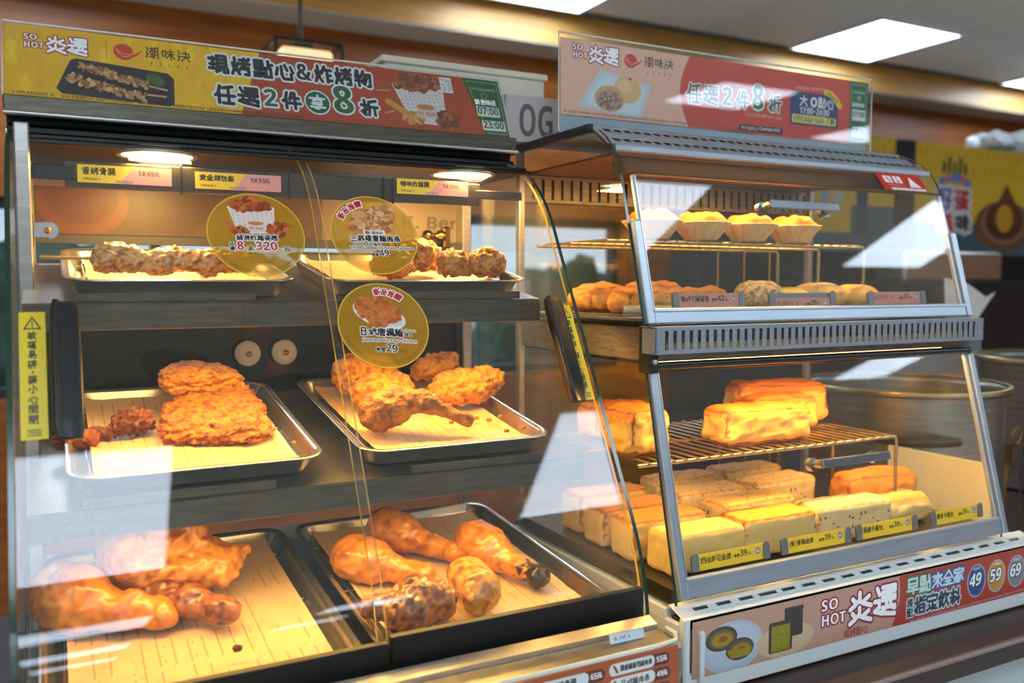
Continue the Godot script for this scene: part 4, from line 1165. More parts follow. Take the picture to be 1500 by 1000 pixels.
func bakery_case() -> void:
	var t := thing("bread_display_case", "two-tier heated glass case of breads and egg tarts with silver frame", "display case", Vector3(1.14, 0.866, -1.22))
	var L := 0.77
	var R := 1.515
	# white base with a slotted sill
	var b := Geo.new()
	b.box(Vector3(L - 0.006, 0.868, -1.47), Vector3(1.575, 0.902, -0.943), 0.003)
	b.box(Vector3(L - 0.006, 0.89, -1.47), Vector3(1.575, 0.972, -0.955), 0.003)
	b.box(Vector3(L - 0.006, 0.968, -1.47), Vector3(1.575, 0.985, -0.985), 0.002)
	b.box(Vector3(L - 0.006, 0.87, -0.956), Vector3(L + 0.006, 0.982, -0.942), 0.003)
	var base := put(b, "base", white_paint, t)
	put(bx(Vector3(L, 0.962, -0.98), Vector3(1.56, 0.976, -0.951)), "sill_void", black, base)
	var holes := []
	for i in 18:
		var x := 0.03 + i * 0.0425
		var big := i in [3, 13]
		holes.append([x - (0.004 if big else 0.0), x + (0.032 if big else 0.027)])
	var s := Geo.new()
	slotted(s, Vector3(L - 0.006, 0.979, -0.943), 0.811, Vector3(0, 0.012, -0.036), 0.0155, holes, 0.002)
	put(s, "sill", white_paint, base)
	var bc := banner_print()
	board("banner", bc, Vector3(0.778, 0.976, -0.9415), Vector3(0.797, 0, 0), Vector3(0, -0.082, 0), 0.001, black, t, 0.4)
	put(bx(Vector3(0.788, 0.876, -0.944), Vector3(0.797, 0.962, -0.936), 0.002), "banner_clip", white_paint, t)
	# decks
	put(bx(Vector3(L + 0.005, 0.99, -1.455), Vector3(R - 0.005, 1.010, -0.985)), "case_floor", mat(rgb(80, 70, 54), 0.35, 0.6), t)
	put(bx(Vector3(L + 0.004, 1.334, -1.455), Vector3(R - 0.004, 1.384, -1.045), 0.002), "middle_deck", dull_steel, t)
	put(bx(Vector3(L + 0.01, 1.392, -1.44), Vector3(R - 0.01, 1.398, -1.075)), "upper_floor", dull_steel, t)
	# slotted vent strip between the doors
	holes = []
	for i in 47: holes.append([0.018 + i * 0.0151, 0.018 + i * 0.0151 + 0.0064])
	var v := Geo.new()
	slotted(v, Vector3(0.765, 1.347, -1.020), 0.744, Vector3(0, 0.040, 0.0), 0.006, holes, 0.002)
	v.box(Vector3(0.765, 1.384, -1.05), Vector3(1.509, 1.387, -1.019))
	v.box(Vector3(0.765, 1.347, -1.05), Vector3(0.768, 1.387, -1.018))
	v.box(Vector3(1.506, 1.347, -1.05), Vector3(1.509, 1.387, -1.018))
	put(v, "vent_strip", alu, t)
	put(bx(Vector3(0.80, 1.345, -1.043), Vector3(1.50, 1.362, -1.038)), "vent_liner", mat(rgb(196, 150, 90), 0.5), t)
	var rod := Geo.new()
	rod.tube([Vector3(0.782, 1.328, -1.040), Vector3(1.50, 1.328, -1.040)], 0.006, 8)
	put(rod, "hinge_rod", mat(rgb(20, 22, 24), 0.3), t)
	put(bx(Vector3(0.766, 1.318, -1.06), Vector3(0.782, 1.388, -1.03), 0.002), "hinge_block", mat(rgb(28, 46, 38), 0.3), t)
	for y in [1.372, 1.336]:
		var sc := Geo.new()
		sc.lathe([Vector2(0.005, 0), Vector2(0.004, 0.003), Vector2(0.0, 0.004)], 12, Vector3(0.774, y, -1.030), Basis(Vector3.RIGHT, PI / 2))
		put(sc, "screw", steel, t)
	# doors: frames of bars round a pane
	var doors := [[Vector3(0, 1.000, -0.966), Vector3(0, 1.319, -1.046), 0.030], [Vector3(0, 1.389, -1.050), Vector3(0, 1.617, -1.110), 0.024]]
	for k in 2:
		var lo: Vector3 = doors[k][0]
		var hi: Vector3 = doors[k][1]
		var up := (hi - lo).normalized()
		var n := Vector3.RIGHT.cross(up)
		var g := Geo.new()
		var r: float = doors[k][2]
		var shift := Vector3.RIGHT
		var reach := 1.0 if k == 0 else 0.68
		var f := Node3D.new()
		f.name = "door"
		t.add_child(f, true)
		for s2 in [[L + 0.010, L + 0.021], [R - 0.006, R - 0.015]]:
			g = Geo.new()
			beam(g, lo + shift * s2[0], lo.lerp(hi, reach) + shift * s2[0], 0.013, 0.012)
			beam(g, lo + shift * s2[1] - n * 0.004, hi + shift * s2[1] - n * 0.004, 0.007, 0.008)
			put(g, "door_stile", alu, f)
		var rl := Geo.new()
		var c := lo + up * r / 2 + shift * (L + R) / 2
		var half := Vector3((R - L) / 2 - 0.016, r / 2, 0.006)
		rl.box(c - half, c + half, 0.002, Basis(Vector3.RIGHT, up, n))
		half = Vector3((R - L) / 2 - 0.016, 0.0025, 0.008)
		c = lo + up * (r - 0.004) + shift * (L + R) / 2
		rl.box(c - half, c + half, 0.001, Basis(Vector3.RIGHT, up, n))
		put(rl, "bottom_rail", alu, f)
		var gl := flat_pane(PackedVector2Array([Vector2(0, 0), Vector2(R - L - 0.036, 0), Vector2(R - L - 0.036, (hi - lo).length() - r), Vector2(0, (hi - lo).length() - r)]), lo + up * r + shift * (L + 0.020) - n * 0.003, Vector3.RIGHT, up, 0.004)
		var p := put(gl[0], "door_glass", pane, f)
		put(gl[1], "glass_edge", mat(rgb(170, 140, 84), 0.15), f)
		if k == 0: grip(f, Vector3(1.066, 1.160, lerpf(lo.z, hi.z, (1.16 - lo.y) / (hi.y - lo.y))), 0.155, n)
		else: grip(f, Vector3(1.035, 1.573, lerpf(lo.z, hi.z, (1.573 - lo.y) / (hi.y - lo.y))), 0.155, n)
	# glass sides
	var upper := PackedVector2Array([Vector2(-1.054, 1.388), Vector2(-1.118, 1.617), Vector2(-1.127, 1.640), Vector2(-1.140, 1.660), Vector2(-1.160, 1.680), Vector2(-1.180, 1.693), Vector2(-1.202, 1.700), Vector2(-1.456, 1.700), Vector2(-1.456, 1.388)])
	var lower := PackedVector2Array([Vector2(-0.972, 1.000), Vector2(-1.050, 1.330), Vector2(-1.456, 1.330), Vector2(-1.456, 0.99), Vector2(-0.972, 0.99)])
	for x in [L, R - 0.006]:
		for o in [upper, lower]:
			var g := flat_pane(o, Vector3(x + 0.005, 0, 0), Vector3(0, 0, 1), Vector3(0, 1, 0), 0.005)
			var p := put(g[0], "side_glass", pane, t)
			put(g[1], "glass_edge", edge_green, p)
		put(bx(Vector3(x - 0.002, 1.692, -1.456), Vector3(x + 0.008, 1.706, -1.204), 0.001), "top_bar", mat(rgb(36, 40, 44), 0.35), t)
		put(bx(Vector3(x - 0.001, 1.0, -1.456), Vector3(x + 0.010, 1.70, -1.440), 0.001), "rear_post", steel, t)
	# rear panes and vent
	for k in 2:
		var y := 1.01 if k == 0 else 1.40
		put(bx(Vector3(L + 0.01, y, -1.452), Vector3(R - 0.01, y + (0.31 if k == 0 else 0.20), -1.448), 0.0), "rear_pane", pane, t)
	var rv := Geo.new()
	holes = []
	for i in 34: holes.append([0.02 + i * 0.021, 0.02 + i * 0.021 + 0.006])
	slotted(rv, Vector3(L + 0.01, 1.602, -1.450), 0.725, Vector3(0, 0.05, 0), 0.006, holes, 0.002)
	put(rv, "rear_vent", dull_steel, t)
	put(bx(Vector3(L + 0.01, 1.60, -1.456), Vector3(R - 0.01, 1.66, -1.4525)), "rear_vent_back", black, t)
	# top: header rail, then a perforated plate
	var hd := Geo.new()
	hd.box(Vector3(L + 0.008, 1.655, -1.152), Vector3(R - 0.008, 1.666, -1.138), 0.002)
	put(hd, "header_rail", alu, t)
	var hg := flat_pane(PackedVector2Array([Vector2(0, 0), Vector2(R - L - 0.02, 0), Vector2(R - L - 0.02, 0.045), Vector2(0, 0.045)]), Vector3(L + 0.01, 1.619, -1.1135), Vector3.RIGHT, Vector3(0, 0.80, -0.60), 0.003)
	put(hg[0], "header_glass", pane, t)
	put(bx(Vector3(L + 0.02, 1.6165, -1.116), Vector3(R - 0.02, 1.6205, -1.110)), "header_seam", mat(rgb(90, 74, 44), 0.3), t)
	var top := Geo.new()
	holes = []
	for i in 36: holes.append([0.02 + i * 0.0200, 0.02 + i * 0.0200 + 0.0135])
	var rise := Vector3(0, 0.038, -0.057)
	slotted(top, Vector3(L + 0.004, 1.6685, -1.158), 0.737, rise * 0.5, 0.0115, holes, 0.0012)
	slotted(top, Vector3(L + 0.004, 1.6875, -1.1865), 0.737, rise * 0.5, 0.0115, holes, 0.0012)
	top.box(Vector3(L + 0.004, 1.7045, -1.46), Vector3(R - 0.004, 1.7065, -1.215), 0.0005)
	put(top, "top_plate", alu, t)
	var tl := Geo.new()
	tl.slab(PackedVector2Array([Vector2(0, 0), Vector2(0.737, 0), Vector2(0.737, 0.068), Vector2(0, 0.068)]), Vector3(L + 0.004, 1.6664, -1.1592), Vector3.RIGHT, rise.normalized(), 0.001)
	put(tl, "top_liner", mat(rgb(120, 80, 26), 0.5), t)
	put(bx(Vector3(L + 0.02, 1.652, -1.44), Vector3(R - 0.02, 1.657, -1.156)), "ceiling_plate", mat(rgb(150, 104, 50), 0.35, 0.7), t)
	put(bx(Vector3(L + 0.02, 1.622, -1.168), Vector3(R - 0.02, 1.654, -1.164)), "lamp_shield", mat(rgb(120, 84, 40), 0.3, 0.8), t)
	# red label on the header
	var rc := Canvas.new(240, 110, rgb(214, 44, 30))
	for i in 2:
		rc.rect(28 + i * 52, 18, 42, 44, Color.WHITE, 3)
		ticks(rc, Vector2(34 + i * 52, 40), Vector2(66 + i * 52, 40), 34, rgb(214, 44, 30), 40 + i, 2.4)
	rc.fill([PackedVector2Array([Vector2(172, 16), Vector2(212, 84), Vector2(150, 84)])], Color.WHITE)
	ticks(rc, Vector2(34, 76), Vector2(120, 76), 10, rgb(250, 200, 150), 4)
	rc.rect(40, 92, 190, 16, rgb(230, 226, 220))
	board("warning_label", rc, Vector3(1.350, 1.6555, -1.1365), Vector3(0.12, 0, 0), Vector3(0, -0.034, 0.0255), 0.0005, black, t)
	# wire racks
	wire_rack(t, 0.785, 1.374, -1.175, -1.40, 1.518, 1.399)
	wire_rack(t, 0.785, 1.366, -1.085, -1.38, 1.170, 1.011)
	# lamps behind the header and under the middle deck
	for q in [[1.646, -1.20, 0.19], [1.329, -1.080, 0.25]]:
		var g := Geo.new()
		g.tube([Vector3(0.82, q[0], q[1]), Vector3(1.47, q[0], q[1])], 0.006, 8)
		lit("lamp_tube", g, Color(1.0, 0.88, 0.64), 2.0, t)
		area_light(t, Vector3(1.145, q[0] - 0.009, q[1]), Vector2(0.62, 0.015), q[2], warm)


func wire_rack(t: Node, x0: float, x1: float, z0: float, z1: float, y: float, foot: float) -> void:
	var g := Geo.new()
	for z in [z0, lerpf(z0, z1, 0.5), z1]: g.tube([Vector3(x0, y, z), Vector3(x1 - 0.006, y, z), Vector3(x1, y - 0.006, z), Vector3(x1, foot, z)], 0.0032, 8)
	var r := put(g, "wire_rack", mat(rgb(190, 172, 138), 0.25, 0.9), t)
	var w := Geo.new()
	for i in 24:
		var x := lerpf(x0 + 0.02, x1 - 0.02, i / 23.0)
		w.tube([Vector3(x, y + 0.0035, z0 + 0.006), Vector3(x, y + 0.0035, z1 - 0.006)], 0.0018, 6)
	put(w, "cross_wires", mat(rgb(190, 172, 138), 0.25, 0.9), r)
	for i in 3:
		var x := lerpf(x0, x1, 0.72 + 0.12 * i)
		var l := Geo.new()
		l.tube([Vector3(x, foot, z1), Vector3(x, y, z1)], 0.002, 6)
		put(l, "rear_leg", mat(rgb(170, 146, 108), 0.3, 0.9), r)


func banner_print() -> Canvas:
	var c := Canvas.new(1800, 186, rgb(196, 150, 128))
	c.disc(Vector2(164, 108), Vector2(134, 86), rgb(176, 190, 202))
	c.disc(Vector2(164, 104), Vector2(112, 70), rgb(186, 198, 208))
	for q in [[Vector2(118, 74), 66.0], [Vector2(196, 122), 60.0]]:
		c.disc(q[0], Vector2(q[1], q[1] * 0.62), rgb(84, 74, 62))
		c.disc(q[0] + Vector2(2, 2), Vector2(q[1] * 0.82, q[1] * 0.46), rgb(120, 100, 72))
		c.disc(q[0] + Vector2(4, 4), Vector2(q[1] * 0.66, q[1] * 0.34), rgb(168, 132, 26))
		c.disc(q[0] + Vector2(6, 2), Vector2(q[1] * 0.28, q[1] * 0.16), rgb(150, 84, 34))
	c.fill([PackedVector2Array([Vector2(140, 120), Vector2(250, 126), Vector2(236, 150), Vector2(160, 150)])], rgb(158, 134, 34))
	c.disc(Vector2(400, 130), Vector2(130, 56), rgb(206, 180, 142))
	c.rect(392, 28, 84, 96, rgb(62, 58, 52), 8)
	for i in 6: c.disc(Vector2(400 + i * 14, 30), Vector2(9, 10), rgb(62, 58, 52))
	c.rect(322, 62, 106, 106, rgb(70, 66, 54), 8)
	c.rect(334, 76, 84, 88, rgb(150, 142, 34), 4)
	var rng := RandomNumberGenerator.new()
	rng.seed = 3
	for i in 40: c.disc(Vector2(rng.randf_range(340, 412), rng.randf_range(80, 160)), Vector2(3, 2), rgb(120, 112, 28))
	var red := PackedVector2Array([Vector2(958, -2)])
	for i in 9: red.append(Vector2(958 + 22 * sin(PI * i / 8) - 36.0 * i / 8, 186.0 * i / 8))
	red.append(Vector2(1801, 187)); red.append(Vector2(1801, -2))
	c.fill([red], rgb(178, 62, 46))
	flame_logo(c, Vector2(562, 26), 118, rgb(196, 150, 128))
	write(c, "現烤點心", Vector2(676, 152), 30, rgb(150, 70, 56), 1.8)
	write(c, "早點", Vector2(1004, 22), 62, rgb(206, 222, 214), 4.8, 7, rgb(48, 116, 84), 1.06)
	write(c, "來全家", Vector2(1144, 20), 60, rgb(206, 220, 230), 4.6, 7, rgb(44, 88, 146), 0.98)
	write(c, "搭", Vector2(1006, 98), 32, rgb(40, 62, 70), 2.6, 5, rgb(206, 216, 220))
	write(c, "配", Vector2(1006, 134), 32, rgb(40, 62, 70), 2.6, 5, rgb(206, 216, 220))
	write(c, "指定飲料", Vector2(1048, 98), 66, rgb(40, 62, 70), 5.0, 6, rgb(206, 216, 220), 0.96)
	var k := 0
	for q in [["49", 1404, rgb(40, 84, 142)], ["59", 1528, rgb(196, 144, 50)], ["69", 1656, rgb(132, 128, 132)]]:
		c.disc(Vector2(q[1], 88), Vector2(56, 66), rgb(180, 186, 190))
		c.disc(Vector2(q[1], 88), Vector2(51, 61), q[2])
		write(c, q[0], Vector2(q[1] - 38, 58), 56, Color.WHITE, 0, 4, rgb(40, 50, 70), 0.95, 0, null, 1.0, -0.15)
		ticks(c, Vector2(q[1] - 22, 40), Vector2(q[1] + 22, 40), 10, Color.WHITE, k)
		k += 1
	ticks(c, Vector2(1020, 182), Vector2(1790, 172), 8, rgb(190, 170, 180), 6)
	return c


func bakery_sign() -> void:
	var t := thing("promotion_sign", "pink and red promotion sign with a bun picture standing on the bread case", "sign", Vector3(1.15, 1.70, -1.3))
	var c := Canvas.new(1600, 274, rgb(228, 178, 152))
	flame_logo(c, Vector2(50, 16), 62, rgb(228, 178, 152))
	c.line(Vector2(262, 22), Vector2(262, 84), 0.8, rgb(190, 140, 120))
	red_mark(c, Vector2(308, 50), 26)
	write(c, "潮味決", Vector2(374, 26), 40, rgb(62, 44, 40), 1.8, 0, Color.WHITE, 1.06, 0, null, 1.12)
	for i in 5: ticks(c, Vector2(382 + i * 27, 84), Vector2(394 + i * 27, 84), 11, rgb(110, 84, 76), i, 0.8)
	c.fill([PackedVector2Array([Vector2(172, 96), Vector2(404, 132), Vector2(356, 266), Vector2(74, 236)])], rgb(190, 206, 212))
	c.fill([PackedVector2Array([Vector2(186, 112), Vector2(380, 140), Vector2(340, 250), Vector2(104, 226)])], rgb(204, 216, 220))
	c.disc(Vector2(296, 158), Vector2(62, 52), rgb(222, 178, 122))
	c.disc(Vector2(280, 150), Vector2(30, 24), rgb(230, 192, 140))
	c.disc(Vector2(306, 118), Vector2(7, 5), rgb(150, 80, 60))
	c.disc(Vector2(214, 200), Vector2(68, 48), rgb(206, 164, 108))
	c.disc(Vector2(214, 206), Vector2(58, 38), rgb(176, 140, 116))
	c.heap(Vector2(214, 208), Vector2(52, 32), 70, 8, [rgb(150, 112, 100), rgb(196, 160, 140), rgb(126, 90, 80)], 9)
	var red := PackedVector2Array()
	for i in 9: red.append(Vector2(590 - 46 * sin(PI * i / 8), -2 + 278.0 * i / 8))
	red.append(Vector2(1601, 276)); red.append(Vector2(1601, -2))
	c.fill([red], rgb(206, 66, 42))
	var pale := rgb(226, 226, 216)
	write(c, "任選", Vector2(580, 106), 76, rgb(62, 92, 92), 4.2, 6, pale, 1.0, 0, null, 1.1)
	write(c, "2", Vector2(754, 100), 80, rgb(34, 110, 74), 0, 6, pale, 1.04)
	write(c, "件", Vector2(832, 108), 74, rgb(62, 80, 84), 4.2, 6, pale)
	write(c, "8", Vector2(914, 76), 108, rgb(34, 110, 74), 0, 7, pale, 0.95)
	write(c, "折", Vector2(1010, 108), 72, rgb(62, 80, 84), 4.2, 6, pale, 1.02)
	ticks(c, Vector2(880, 198), Vector2(1082, 198), 15, rgb(240, 190, 160), 2, 1.0)
	c.rect(1128, 78, 286, 138, rgb(38, 48, 104), 16)
	write(c, "大", Vector2(1186, 92), 46, pale, 3.2)
	c.disc(Vector2(1266, 114), Vector2(20, 22), pale)
	c.disc(Vector2(1266, 114), Vector2(9, 12), rgb(38, 48, 104))
	write(c, "點心", Vector2(1292, 92), 46, pale, 2.8)
	write(c, "17:00~24:00", Vector2(1184, 140), 30, pale, 0, 0, Color.WHITE, 0.86)
	c.rect(1140, 172, 262, 36, rgb(214, 206, 96), 10)
	ticks(c, Vector2(1150, 190), Vector2(1330, 190), 22, rgb(60, 66, 80), 8, 1.6)
	write(c, "7", Vector2(1340, 170), 32, rgb(206, 66, 42))
	write(c, "折", Vector2(1368, 176), 26, rgb(60, 66, 80), 2.0)
	for i in 10: c.disc(Vector2(1340 + i * 9, 66 + i * i * 0.62), Vector2(16, 14), rgb(232, 196, 40))
	ticks(c, Vector2(1346, 66), Vector2(1416, 104), 12, rgb(120, 90, 20), 4, 1.2)
	ticks(c, Vector2(1160, 62), Vector2(1330, 56), 14, rgb(240, 200, 180), 4, 1.0)
	c.rect(846, 240, 244, 26, rgb(36, 26, 24), 12)
	ticks(c, Vector2(858, 253), Vector2(950, 253), 14, Color.WHITE, 5, 1.0)
	write(c, "Caution! HOT", Vector2(958, 243), 15, Color.WHITE)
	ticks(c, Vector2(14, 262), Vector2(840, 262), 9, rgb(120, 84, 72), 3)
	c.rect(1484, -2, 118, 280, rgb(30, 92, 56))
	for q in [[Vector2(1496, 12), Vector2(1588, 12)], [Vector2(1588, 12), Vector2(1588, 262)], [Vector2(1588, 262), Vector2(1496, 262)], [Vector2(1496, 262), Vector2(1496, 12)]]: c.line(q[0], q[1], 1.4, rgb(150, 180, 140))
	ticks(c, Vector2(1506, 46), Vector2(1578, 46), 9, pale, 5)
	c.disc(Vector2(1542, 72), Vector2(13, 13), rgb(120, 160, 110))
	write(c, "銷售時段", Vector2(1502, 92), 18, pale, 1.3)
	for q in [["07:00", 122], ["23:00", 196]]:
		c.rect(1502, q[1], 82, 48, rgb(210, 220, 214), 4)
		write(c, q[0], Vector2(1505, q[1] + 8), 26, rgb(50, 60, 56), 0, 0, Color.WHITE, 0.94)
	var o := Vector3(0.774, 1.867, -1.302)
	board("print", c, o, Vector3(0.748, 0, 0), Vector3(0, -0.128, 0), 0.002, white_paint, t, 0.5)
	put(bx(Vector3(0.768, 1.709, -1.2995), Vector3(1.527, 1.873, -1.2975), 0.0004), "acrylic_cover", acrylic, t)
	var rim := Geo.new()
	rim.tube([Vector3(0.768, 1.709, -1.298), Vector3(0.768, 1.874, -1.298), Vector3(1.527, 1.874, -1.298), Vector3(1.527, 1.709, -1.298)], 0.0018, 6)
	put(rim, "cover_rim", acrylic_edge(), t)
	put(bx(Vector3(0.772, 1.7067, -1.310), Vector3(1.523, 1.738, -1.303), 0.001), "foot_rail", mat(rgb(140, 158, 166), 0.3, 0.4), t)
	put(bx(Vector3(0.772, 1.7067, -1.36), Vector3(1.523, 1.7092, -1.302), 0.0005), "foot_plate", alu, t)


# ---------------------------------------------------------------- trays
func rounded(w: float, d: float, r: float, y: float, zc: float) -> Array:
	var out := []
	for k in 4:
		var c := Vector2((w / 2 - r) * (1 if k in [0, 3] else -1), (d / 2 - r) * (1 if k < 2 else -1))
		for i in 7:
			var a := PI / 2 * k + PI / 2 * i / 6.0
			out.append(Vector3(c.x + r * cos(a), y, zc - (c.y + r * sin(a))))
	return out


func make_tray(label: String, x0: float, x1: float, z0: float, z1: float, rim: float, slope: float, seed_: int, paper_label: String) -> void:
	var th := atan(slope)
	var w := x1 - x0
	var d := (z0 - z1) / cos(th)
	var h := 0.028
	var t := thing("steel_tray", label, "tray", Vector3((x0 + x1) / 2, rim - h, z0), "steel trays in the chicken case")
	t.rotation.x = th
	var zc := -d / 2
	var g := Geo.new()
	g.loft([rounded(w - 0.046, d - 0.046, 0.022, 0.0, zc), rounded(w - 0.040, d - 0.040, 0.025, 0.001, zc), rounded(w - 0.035, d - 0.035, 0.027, 0.004, zc), rounded(w - 0.017, d - 0.017, 0.033, h - 0.003, zc), rounded(w - 0.004, d - 0.004, 0.036, h - 0.003, zc), rounded(w, d, 0.037, h - 0.0015, zc),
		rounded(w - 0.003, d - 0.003, 0.036, h, zc), rounded(w - 0.017, d - 0.017, 0.032, h - 0.001, zc), rounded(w - 0.021, d - 0.021, 0.030, h - 0.004, zc), rounded(w - 0.038, d - 0.038, 0.025, 0.005, zc), rounded(w - 0.050, d - 0.050, 0.020, 0.002, zc)], true, true)
	local(g.mesh(), "body", tray_steel(), t)
	var r := Geo.new()
	var n := int((w - 0.05) / 0.016)
	for i in n:
		var x := lerpf(-w / 2 + 0.028, w / 2 - 0.028, float(i) / (n - 1))
		r.tube([Vector3(x, 0.009, zc - d / 2 + 0.03), Vector3(x, 0.009, zc + d / 2 - 0.03)], 0.0012, 5)
	for z in [zc - d * 0.36, zc, zc + d * 0.36]: r.tube([Vector3(-w / 2 + 0.022, 0.0065, z), Vector3(w / 2 - 0.022, 0.0065, z)], 0.0014, 5)
	local(r.mesh(), "wire_rack", steel, t)
	# greaseproof paper lying on the rack
	var p := thing("baking_paper", paper_label, "paper", t.position, "sheets of baking paper on the trays")
	p.rotation.x = th
	var ns := noise(9.0, seed_)
	var pg := Geo.new()
	var rows := []
	var pw := w - 0.062
	var pd := d - 0.05
	for i in 25:
		var row := []
		for j in 25:
			var u := i / 24.0
			var v := j / 24.0
			var x := (v - 0.5) * pw
			var z := zc + (u - 0.5) * pd
			var curl := 0.006 * pow(maxf(absf(u - 0.5) * 2 - 0.8, 0) / 0.2, 2) + 0.005 * pow(maxf(absf(v - 0.5) * 2 - 0.85, 0) / 0.15, 2)
			row.append(Vector3(x, 0.0113 + curl + 0.0016 * ns.get_noise_2d(x * 10, z * 10), z))
		rows.append(row)
	rows.reverse()
	var under := []
	for row in rows:
		var q := []
		for e in row: q.append(e - Vector3(0, 0.0004, 0))
		q.reverse()
		under.append(q)
	pg.loft(rows, false)
	pg.loft(under, false)
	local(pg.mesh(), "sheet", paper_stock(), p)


var _tray_steel: StandardMaterial3D
var _paper: StandardMaterial3D

func tray_steel() -> StandardMaterial3D:
	if _tray_steel == null: _tray_steel = grained(rgb(186, 184, 178), rgb(206, 204, 198), Vector3(4, 9, 4), 0.22, 0.92, 12)
	return _tray_steel


# blotched paper; its dark lines paint the rack wires' shadows showing through
func paper_stock() -> StandardMaterial3D:
	if _paper: return _paper
	var c := Canvas.new(512, 512, rgb(214, 178, 130))
	var rng := RandomNumberGenerator.new()
	rng.seed = 77
	for i in 160:
		var o := Vector2(rng.randf() * 512, rng.randf() * 512)
		c.disc(o, Vector2(rng.randf_range(6, 30), rng.randf_range(4, 16)), [rgb(209, 172, 122), rgb(218, 183, 137), rgb(212, 175, 126)][i % 3], rng.randf() * PI)
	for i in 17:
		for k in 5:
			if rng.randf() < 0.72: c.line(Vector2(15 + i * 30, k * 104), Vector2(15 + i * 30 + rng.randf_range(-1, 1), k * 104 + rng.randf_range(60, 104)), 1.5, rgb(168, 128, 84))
	for i in 50: c.disc(Vector2(rng.randf() * 512, rng.randf() * 512), Vector2(2, 1.6), rgb(170, 112, 58))
	_paper = picture(c.texture(), 0.4)
	return _paper


func trays() -> void:
	make_tray("steel tray with a chicken skewer on the upper shelf", 0.009, 0.300, -1.205, -1.475, 1.455, 0.18, 1, "brown paper under the chicken skewer")
	make_tray("steel tray with brown karaage pieces on the upper shelf", 0.338, 0.664, -1.205, -1.475, 1.455, 0.18, 2, "brown paper under the karaage on the upper shelf")
	make_tray("steel tray with the stacked chicken cutlets on the middle shelf", 0.005, 0.312, -1.118, -1.505, 1.225, 0.16, 3, "brown paper under the chicken cutlets")
	make_tray("steel tray with fried wing and chicken pieces on the middle shelf", 0.358, 0.657, -1.118, -1.505, 1.225, 0.16, 4, "brown paper under the fried wing pieces")
	make_tray("steel tray with roast leg quarters at the bottom of the case", -0.030, 0.326, -0.985, -1.47, 0.999, 0.09, 5, "brown paper under the roast leg quarters")
	make_tray("steel tray with five roast drumsticks at the bottom of the case", 0.342, 0.700, -0.985, -1.47, 0.999, 0.09, 6, "brown paper under the five drumsticks")


